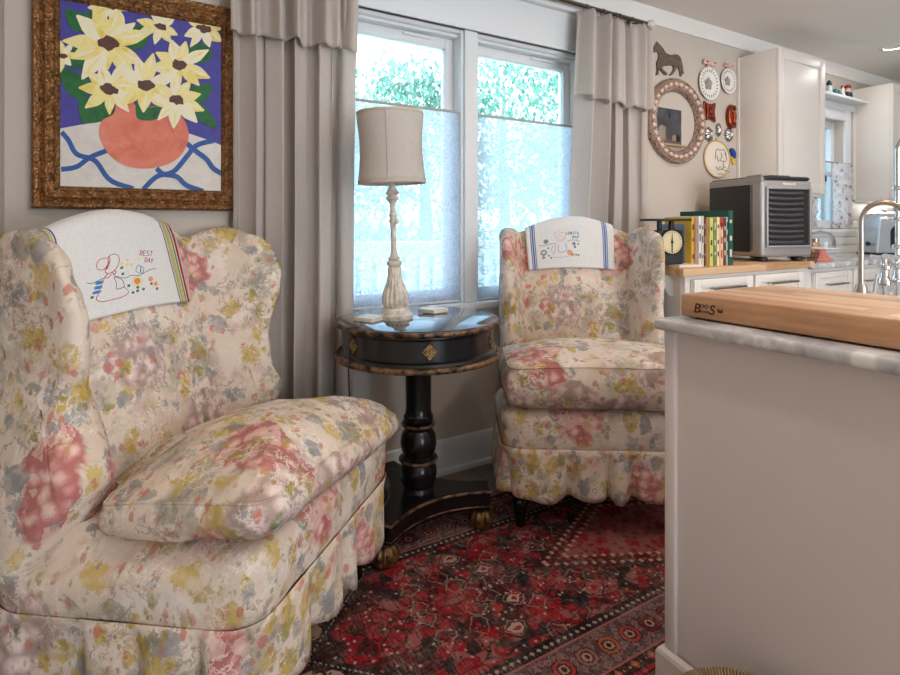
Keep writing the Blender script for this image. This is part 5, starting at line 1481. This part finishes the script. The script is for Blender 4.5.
# wire basket and jar
wb = thing('wire_basket', 'small brown wire basket between the cooler and the coral cake stand', 'basket', (3.335, 1.66, CMZ))
bm = BM()
for z, s in ((.002, .8), (.028, .92), (.055, 1)):
    tube(bm, [(x*.055*s, y*.06*s, z) for x, y in ((-1, -1), (1, -1), (1, 1), (-1, 1))], .0028, 6, closed=True)
for k in range(7):
    f = -1+2*k/6
    for (x0, y0) in ((f, -1), (f, 1), (-1, f), (1, f)): tube(bm, [(x0*.055*.8, y0*.06*.8, .002), (x0*.055, y0*.06, .055)], .002, 5)
obj('wire_frame', bm, simple('rusty_wire', (92, 66, 48), .6), wb)
p = W(815, 244, 1.93)
jr = thing('spice_jar', 'small amber jar behind the coral cake stand', 'jar', (p.x, 1.93, CMZ))
bm = BM(); lathe(bm, [(.028, 0), (.031, .006), (.031, .085), (.022, .098), (.022, .104)], n=24); obj('jar_body', bm, simple('amber_jar', (206, 160, 104), .25), jr)
bm = BM(); lathe(bm, [(.025, .103), (.025, .124)], n=24); obj('lid', bm, M['steel'], jr)
# toaster
p = W(888, 250, 1.82)
tt = thing('toaster', 'silver toaster with a dark arched front at the right on the far marble worktop', 'toaster', (p.x+.04, 1.84, CMZ), math.radians(-28))
bm = BM(); o_ = rpoly([(-.16, .012), (.16, .012), (.125, .30), (-.125, .30)], [.01, .01, .04, .04], 6); 
prism(bm, o_, lambda u, v, d: Vector((u, d, v)), -.09, .09); o = obj('body', bm, simple('toaster_steel', (196, 204, 212), .3, .35), tt, angle=40); mod(o, 'BEVEL', width=.008, segments=2, limit_method='ANGLE', angle_limit=math.radians(50))
bm = BM(); ar = [(-.055, .055), (.06, .055), (.06, .16)]+[(.0025+.0575*math.cos(a), .16+.0575*math.sin(a)) for a in [PI*j/12 for j in range(1, 12)]]+[(-.055, .16)]
prism(bm, ar, lambda u, v, d: Vector((u, d, v)), -.094, -.088); obj('arched_front', bm, M['darkglass'], tt, smooth=False)
bm = BM(); box(bm, -.165, .165, -.092, .092, 0, .014, .003); obj('toaster_base', bm, M['blackmatte'], tt)
bm = BM(); lathe(bm, [(.006, 0), (.006, .012), (.016, .014), (.016, .026)], mat=Matrix.Rotation(-PI/2, 4, 'Y'), c=(-.155, -.03, .08), n=18); obj('knob', bm, M['blackmatte'], tt)
bm = BM(); box(bm, -.10, .10, -.04, -.015, .296, .302); box(bm, -.10, .10, .015, .04, .296, .302); obj('slots', bm, M['blackmatte'], tt, smooth=False)

# ================================================================== ORNAMENTS ON THE WALL
def wt(name, label, cat, px, py, group=None):
    p = W(px, py, Y0); t = thing(name, label, cat, (p.x, Y0-.0008, p.z), 0, group); return t, p
def wm_(t, px, py):                     # photo pixel -> local x, z on the wall
    p = W(px, py, Y0); return p.x-t.location.x, p.z-t.location.z
FR = lambda u, v, d: Vector((u, -d, v))
# horse
t, p = wt('horse_plaque', 'dark bronze walking horse plaque above the oval frame', 'wall ornament', 667, 60)
hp = [(50, 90), (52, 80), (58, 66), (64, 58), (66, 50), (71, 58), (80, 66), (90, 78), (98, 92), (108, 102), (124, 107), (142, 104), (154, 107), (163, 117), (169, 132), (172, 150), (176, 172), (178, 186), (173, 184), (170, 172), (170, 190), (172, 196), (165, 195), (163, 178), (158, 164), (151, 154), (147, 160), (144, 172), (134, 186), (126, 193), (120, 190), (128, 182), (135, 170), (136, 156), (126, 150), (110, 152), (98, 152), (90, 158), (88, 164), (96, 174), (108, 184), (108, 191), (100, 190), (90, 180), (80, 168), (79, 158), (75, 166), (72, 178), (72, 190), (64, 191), (66, 180), (68, 164), (66, 148), (67, 134), (73, 120), (74, 106), (70, 96), (62, 94), (55, 97)]
loc = [wm_(t, 640+x/4.217, 30+y/4.217) for x, y in hp]
bm = BM(); prism(bm, crom(loc, 180), FR, .0, .012)
o = obj('horse_relief', bm, simple('aged_bronze', (112, 98, 82), .4, .35, var=.35, vs=60), t, angle=60); mod(o, 'BEVEL', width=.0018, segments=2, limit_method='ANGLE', angle_limit=math.radians(60))
# oval frame
t, p = wt('oval_frame', 'large oval carved frame with a beaded pinkish-gold rim on the wall', 'frame', 674, 121.5)
xa = W(644.5, 121, Y0).x-p.x; xb = W(702, 121, Y0).x-p.x; rx = (xb-xa)/2; cxo = (xa+xb)/2; rzz = (W(674, 79.5, Y0).z-W(674, 164, Y0).z)/2
fwid = rx*.29
prf = [(0, .0), (0, .022), (.10, .030), (.22, .026), (.30, .024), (.5, .024), (.70, .024), (.78, .028), (.88, .030), (.96, .020), (1.0, .012), (1.0, .0)]
bm = BM(); N = 160; rings = []
for k in range(N):
    a = 2*PI*k/N; bead = abs(math.sin(a*17))
    ring = []
    for w_, d_ in prf:
        dd = d_
        ring.append(bm.verts.new((cxo+(rx-w_*fwid)*math.cos(a), -dd, (rzz-w_*fwid)*math.sin(a))))
    rings.append(ring)
for k in range(N):
    a, b_ = rings[k], rings[(k+1) % N]
    for j in range(len(prf)-1): bm.faces.new((a[j], a[j+1], b_[j+1], b_[j]))
gm = gilt('pinkish_gilt', (190, 162, 146), (160, 132, 116), 120, .35, .25)
obj('oval_moulding', bm, gm, t, angle=50)
bm = BM(); nb = 30; wd = fwid*.19
for k in range(nb):
    a = 2*PI*k/nb; c = Vector((cxo+(rx-.5*fwid)*math.cos(a), -.026, (rzz-.5*fwid)*math.sin(a)))
    r_ = bmesh.ops.create_icosphere(bm, subdivisions=2, radius=wd)
    tv = Vector((-(rx-.5*fwid)*math.sin(a), 0, (rzz-.5*fwid)*math.cos(a))).normalized()
    for v in r_['verts']: v.co = c+v.co+tv*(v.co.dot(tv)*.35)
obj('bead_band', bm, simple('rose_gold_bead', (220, 192, 176), .35, .3, var=.15, vs=90), t)
# small picture inside
t, p = wt('still_life_picture', 'small dark still life picture with a bottle, inside the oval frame', 'picture', 668, 128)
x0, z0 = wm_(t, 654.5, 143); x1, z1 = wm_(t, 679.5, 111)
z0 = wm_(t, 667, 144)[1]; z1 = wm_(t, 667, 109)[1]
bg = MB('still_life_ground', .5); x, y, z = bg.xyz(bg.ob); bg.col(bg.ramp(bg.noise(bg.ob, 14, 2), [(.3, lin((48, 48, 54))), (.7, lin((88, 88, 96)))]))
bm = BM(); box(bm, x0, x1, -.012, -.0, z0, z1)
def pp(pts, mi, lay):
    w, h = x1-x0, z1-z0
    f = bm.faces.new([bm.verts.new((x0+w*u, -.0122-.0001*lay, z0+h*v)) for u, v in pts]); f.material_index = mi
pp([(.02, .02), (.98, .02), (.98, .16), (.02, .16)], 1, 0)
pp([(.42, .12), (.62, .12), (.62, .5), (.56, .58), (.55, .86), (.48, .86), (.47, .58), (.42, .5)], 2, 1); pp([(.475, .74), (.555, .74), (.555, .88), (.475, .88)], 3, 2)
pp([(.08, .12), (.2, .10), (.34, .12), (.32, .46), (.22, .52), (.10, .46)], 4, 1); pp([(.24, .10), (.36, .10), (.36, .48), (.26, .5)], 5, 2)
pp([(.62, .1), (.8, .1), (.8, .24), (.7, .28), (.62, .22)], 5, 1); pp([(.78, .08), (.94, .08), (.94, .24), (.86, .3), (.78, .22)], 3, 1)
obj('still_life_canvas', bm, [bg.m, simple('still_life_table', (96, 86, 80), .5), simple('bottle_grey', (70, 66, 70), .4), simple('ink_black', (18, 20, 26), .5), simple('jug_grey', (134, 136, 136), .5), simple('ochre_paint', (150, 128, 96), .5)], t, smooth=False)
bm = BM(); box(bm, x0-.004, x1+.02, -.03, -.0, z0-.014, z0-.0005, .002); obj('wooden_ledge', bm, simple('ledge_wood', (172, 142, 112), .5), t)
# plates
def plate(px, py, rpx, label, rib):
    t, p = wt('ribbon_plate', label, 'plate', px, py, 'pierced plates hung on ribbons'); k = W(px+1, py, Y0).x-W(px, py, Y0).x; kz = W(px, py-1, Y0).z-W(px, py, Y0).z
    r = rpx*kz
    bm = BM(); lathe(bm, [(0, .006), (r*.5, .006), (r*.6, .010), (r*.97, .018), (r, .017), (r*.97, .013), (r*.6, .004), (0, .002)], mat=Matrix.Rotation(PI/2, 4, 'X'), n=72, flute=lambda a, z: 1+(.025*math.cos(a*24) if z > .011 else 0), cap=False)
    obj('plate_body', bm, M['white'], t)
    bm = BM()
    for j in range(24):
        a = 2*PI*j/24; c, s = math.cos(a), math.sin(a)
        q = [(r*(.80+.10*math.cos(b))*c-r*.028*math.sin(b)*s, r*(.80+.10*math.cos(b))*s+r*.028*math.sin(b)*c) for b in [2*PI*i/10 for i in range(10)]]
        prism(bm, q, FR, .012, .0158)
    o = obj('pierced_holes', bm, simple('plate_hole', (140, 126, 112), .8), t, smooth=False); o['kind'] = 'stuff'
    bm = BM(); prism(bm, crom([(r*.36*math.cos(a)*(1+.15*math.sin(a*5)), r*.36*math.sin(a)*(1+.15*math.sin(a*5))) for a in [2*PI*i/20 for i in range(20)]], 40), FR, .004, .0072)
    obj('painted_centre', bm, paint('plate_motif', [(90, 104, 96), (150, 140, 128), (204, 200, 194)], 60), t, smooth=False)
    bm = BM(); w = r*.16
    for sg in (-1, 1):
        tube(bm, crom([(sg*r*.3, -.014, r*.86), (sg*r*.12, -.018, r*1.12), (0, -.016, r*1.3)], 8, False), w*.4, 6)
        tube(bm, crom([(0, -.018, r*1.22), (sg*r*.4, -.024, r*1.38), (sg*r*.55, -.018, r*1.16), (0, -.018, r*1.2)], 14, False), w*.42, 6)
    tube(bm, [(0, -.012, r*1.25), (0, -.004, r*(1.25+rib))], w*.3, 6)
    obj('ribbon', bm, simple('pink_ribbon', (222, 186, 176), .7), t)
plate(707.3, 84, 16.5, 'larger pierced white plate on a pink ribbon, right of the bronze horse', .35)
plate(726.5, 81.5, 12.5, 'smaller pierced white plate on a pink ribbon, next to the wall cabinet', .25)
# copper moulds
cop = simple('copper_mould', (150, 72, 48), .28, .85, var=.3, vs=30)
t, p = wt('copper_star_mould', 'square copper star mould on the wall right of the oval frame', 'mould', 708.5, 112, 'metal moulds on the wall')
k = W(709, 111, Y0).z-W(709, 112, Y0).z; r = 10.0*k; bm = BM()
q = []
for j in range(16):
    a = PI/4+2*PI*j/16; rr_ = r*(1.35 if j % 4 == 0 else (.78 if j % 2 == 0 else .92)); q.append((rr_*math.cos(a), rr_*math.sin(a)))
prism(bm, crom(q, 64), FR, 0, .010); prism(bm, [(x*.72, y*.72) for x, y in crom(q, 64)], FR, .010, .02)
prism(bm, [(r*.32*math.cos(a), r*.32*math.sin(a)) for a in [2*PI*j/20 for j in range(20)]], FR, .02, .026)
o = obj('mould_shell', bm, cop, t, angle=50); mod(o, 'BEVEL', width=.002, segments=2, limit_method='ANGLE')
t, p = wt('copper_lobster_mould', 'curved copper lobster mould on the wall beside the cabinet', 'mould', 729.5, 117, 'metal moulds on the wall')
r = 8.6*k; bm = BM()
lathe(bm, [(0, .014), (r*.55, .012), (r*.72, .004), (r*.74, 0)], mat=Matrix.Rotation(PI/2, 4, 'X'), n=40, cap=False)
pts = [(r*.55*math.cos(a), -.012, r*1.25*math.sin(a)) for a in [math.radians(q) for q in range(80, 300, 10)]]
tube(bm, pts, r*.3, 12, rad=lambda f: r*(.16+.22*math.sin(PI*f)*(1+.18*math.sin(f*60))))
tube(bm, [(r*.1, -.01, r*1.2), (r*.55, -.012, r*1.25), (r*.8, -.01, r*.9)], r*.2, 10); tube(bm, [(r*.1, -.01, -r*1.2), (r*.6, -.012, -r*1.15), (r*.75, -.01, -r*.75)], r*.2, 10)
tube(bm, [(r*.55, -.01, r*.7), (r*.68, -.012, 0), (r*.5, -.01, -r*.7)], r*.22, 10)
obj('mould_shell', bm, cop, t)
tin = simple('tin_mould', (176, 172, 164), .25, .9, var=.12, vs=30)
for (px, py, rp, fl, lab) in ((708, 134.5, 7, 8, 'round fluted tin mould below the copper star'), (717.5, 130, 6, 5, 'slim oval tin mould between the two round ones'), (728, 135, 6.8, 10, 'round tin shell mould below the copper lobster')):
    t, p = wt('tin_mould', lab, 'mould', px, py, 'metal moulds on the wall'); r = rp*k; bm = BM()
    sxx = .62 if fl == 5 else 1.0
    lathe(bm, [(r, .0), (r*.98, .004), (r*.75, .016), (r*.4, .022), (r*.2, .014), (0, .012)], mat=Matrix.Diagonal((sxx, 1, 1.15 if fl == 5 else 1, 1)) @ Matrix.Rotation(PI/2, 4, 'X'), n=80, flute=lambda a, z: 1+.10*math.cos(a*fl), cap=False)
    obj('mould_shell', bm, tin, t)
# embroidery hoop
t, p = wt('embroidery_hoop', 'round embroidery hoop with a stitched animal below the tin moulds', 'embroidery hoop', 716, 159)
hx = (W(729, 159, Y0).x-W(703, 159, Y0).x)/2; hz = 19*k
bm = BM(); tube(bm, [(hx*.97*math.cos(a), -.008, hz*.97*math.sin(a)) for a in [2*PI*j/64 for j in range(64)]], .0055, 8, closed=True); tube(bm, [(0, -.008, hz), (0, -.008, hz+.016)], .004, 8); obj('hoop_ring', bm, simple('hoop_wood', (206, 172, 130), .5), t)
bm = BM(); prism(bm, [(hx*.96*math.cos(a), hz*.96*math.sin(a)) for a in [2*PI*j/48 for j in range(48)]], FR, .002, .006); obj('stretched_linen', bm, simple('hoop_linen', (228, 216, 198), .9, var=.04), t)
bm = BM()
for pts in ([(350, 500), (362, 508), (390, 500), (398, 515), (405, 560), (395, 570), (372, 566), (356, 570), (350, 540)], [(372, 520), (378, 545), (366, 560)], [(345, 505), (340, 560)], [(395, 520), (403, 540)],
            [(385, 575), (386, 600), (380, 612)], [(345, 605), (360, 620), (382, 612), (400, 622), (415, 610)], [(350, 612), (346, 602)], [(408, 622), (418, 628)], [(355, 645), (375, 640), (395, 648)], [(370, 600), (360, 610)], [(390, 598), (402, 606)]):
    # coordinates from a 5.633x enlargement with origin (690, 60); mapped to the linen
    q = [((690+(x-338+154)/5.633-716), -(60+y/5.633-159)) for x, y in [(x-20, y) for x, y in pts]]
    q = [(a*hx/13, b*k) for a, b in q]
    tube(bm, [(x, -.0068, z) for x, z in q], .0022, 5)
obj('dark_stitching', bm, simple('dark_thread', (60, 60, 58), .8), t)
# bird ornament
t, p = wt('bird_ornament', 'small blue and yellow bird ornament at the edge of the embroidery hoop', 'wall ornament', 731.5, 156)
bm = BM(); prism(bm, crom([(-3*k*1.6, 6*k), (-1*k, 8*k), (3*k, 5*k), (4.5*k, 0), (2*k, -3*k), (-2*k, 1*k)], 30), FR, .0, .014); obj('blue_wing', bm, simple('royal_blue', (22, 60, 150), .5), t)
bm = BM(); prism(bm, crom([(-1*k, -1*k), (3*k, -2*k), (4*k, -7*k), (1*k, -9*k), (-1.5*k, -5*k)], 24), FR, .0, .010); obj('yellow_breast', bm, simple('bird_yellow', (214, 176, 60), .5), t)

# ================================================================== LIGHTS
def downlight(px, py, label=None, xy=None, watt=14, col=(1, .83, .68)):
    p = G(px, py, CEIL) if xy is None else Vector((xy[0], xy[1], CEIL))
    t = thing('recessed_light', label, 'ceiling light', (p.x, p.y, CEIL), 0, 'recessed ceiling lights')
    bm = BM(); lathe(bm, [(.052, -.0005), (.050, -.002), (.054, -.006), (.075, -.005), (.080, -.0015), (.080, 0)], n=40, cap=False); obj('trim_ring', bm, M['white'], t)
    l = bpy.data.lights.new('downlight_lamp', 'AREA'); l.shape = 'DISK'; l.size = .1; l.energy = watt; l.color = col
    o = bpy.data.objects.new('downlight_lamp', l); C.objects.link(o); o.parent = t; o.location = (0, 0, -.003)
downlight(893, 47, 'white recessed ceiling light near the right edge, above the kitchen', watt=WK, col=(1, .94, .88))
downlight(0, 0, 'recessed ceiling light over the sink side of the island', (2.0, .2), WI)
downlight(0, 0, 'recessed ceiling light over the seating corner', (.55, .55), WS)
downlight(0, 0, 'recessed ceiling light behind the camera, near the added rear opening', (.9, -1.3), WS)
downlight(0, 0, 'recessed ceiling light in the passage to the kitchen', (2.75, 1.0), WP_)
def area(name, loc, rot, sx, sy, watt, col):
    l = bpy.data.lights.new(name, 'AREA'); l.shape = 'RECTANGLE'; l.size = sx; l.size_y = sy; l.energy = watt; l.color = col
    o = bpy.data.objects.new(name, l); C.objects.link(o); o.location = loc; o.rotation_euler = rot; return o
area('rear_fill_light', (1.8, YB-.13, 1.08), (PI/2+.52, 0, 0), 2.8, 1.95, WD, (1, .90, .81))  # unseen fill added behind the camera, tilted up to brighten the ceiling
area('under_cabinet_light', (5.5, 2.02, 1.294), (0, 0, 0), .8, .04, 2.2, (1, .84, .6))
s = bpy.data.lights.new('sun', 'SUN'); s.energy = SUN; s.angle = .02; s.color = (1, .98, .94)
o = bpy.data.objects.new('sun', s); C.objects.link(o); o.rotation_euler = (math.radians(-4), math.radians(46), 0)
w = bpy.data.worlds.new('sky'); sc.world = w; w.use_nodes = True
bgn = w.node_tree.nodes['Background']; bgn.inputs[0].default_value = (.55, .77, 1.0, 1); bgn.inputs[1].default_value = SKY

# ================================================================== CAMERA
cam = bpy.data.cameras.new('camera'); co = bpy.data.objects.new('camera', cam); C.objects.link(co)
cam.sensor_fit = 'HORIZONTAL'; cam.sensor_width = 36; cam.lens = FPX/900*36
cam.shift_y = -(337.5-HYP)/900
co.location = (0, 0, HC); co.rotation_euler = (PI/2, 0, -YAW); cam.clip_start = .01
sc.camera = co
sc.view_settings.view_transform = 'Standard'; sc.view_settings.look = 'None'; sc.view_settings.gamma = 1; sc.view_settings.exposure = EXPO
try: sc.view_settings.use_curve_mapping = False
except Exception: pass
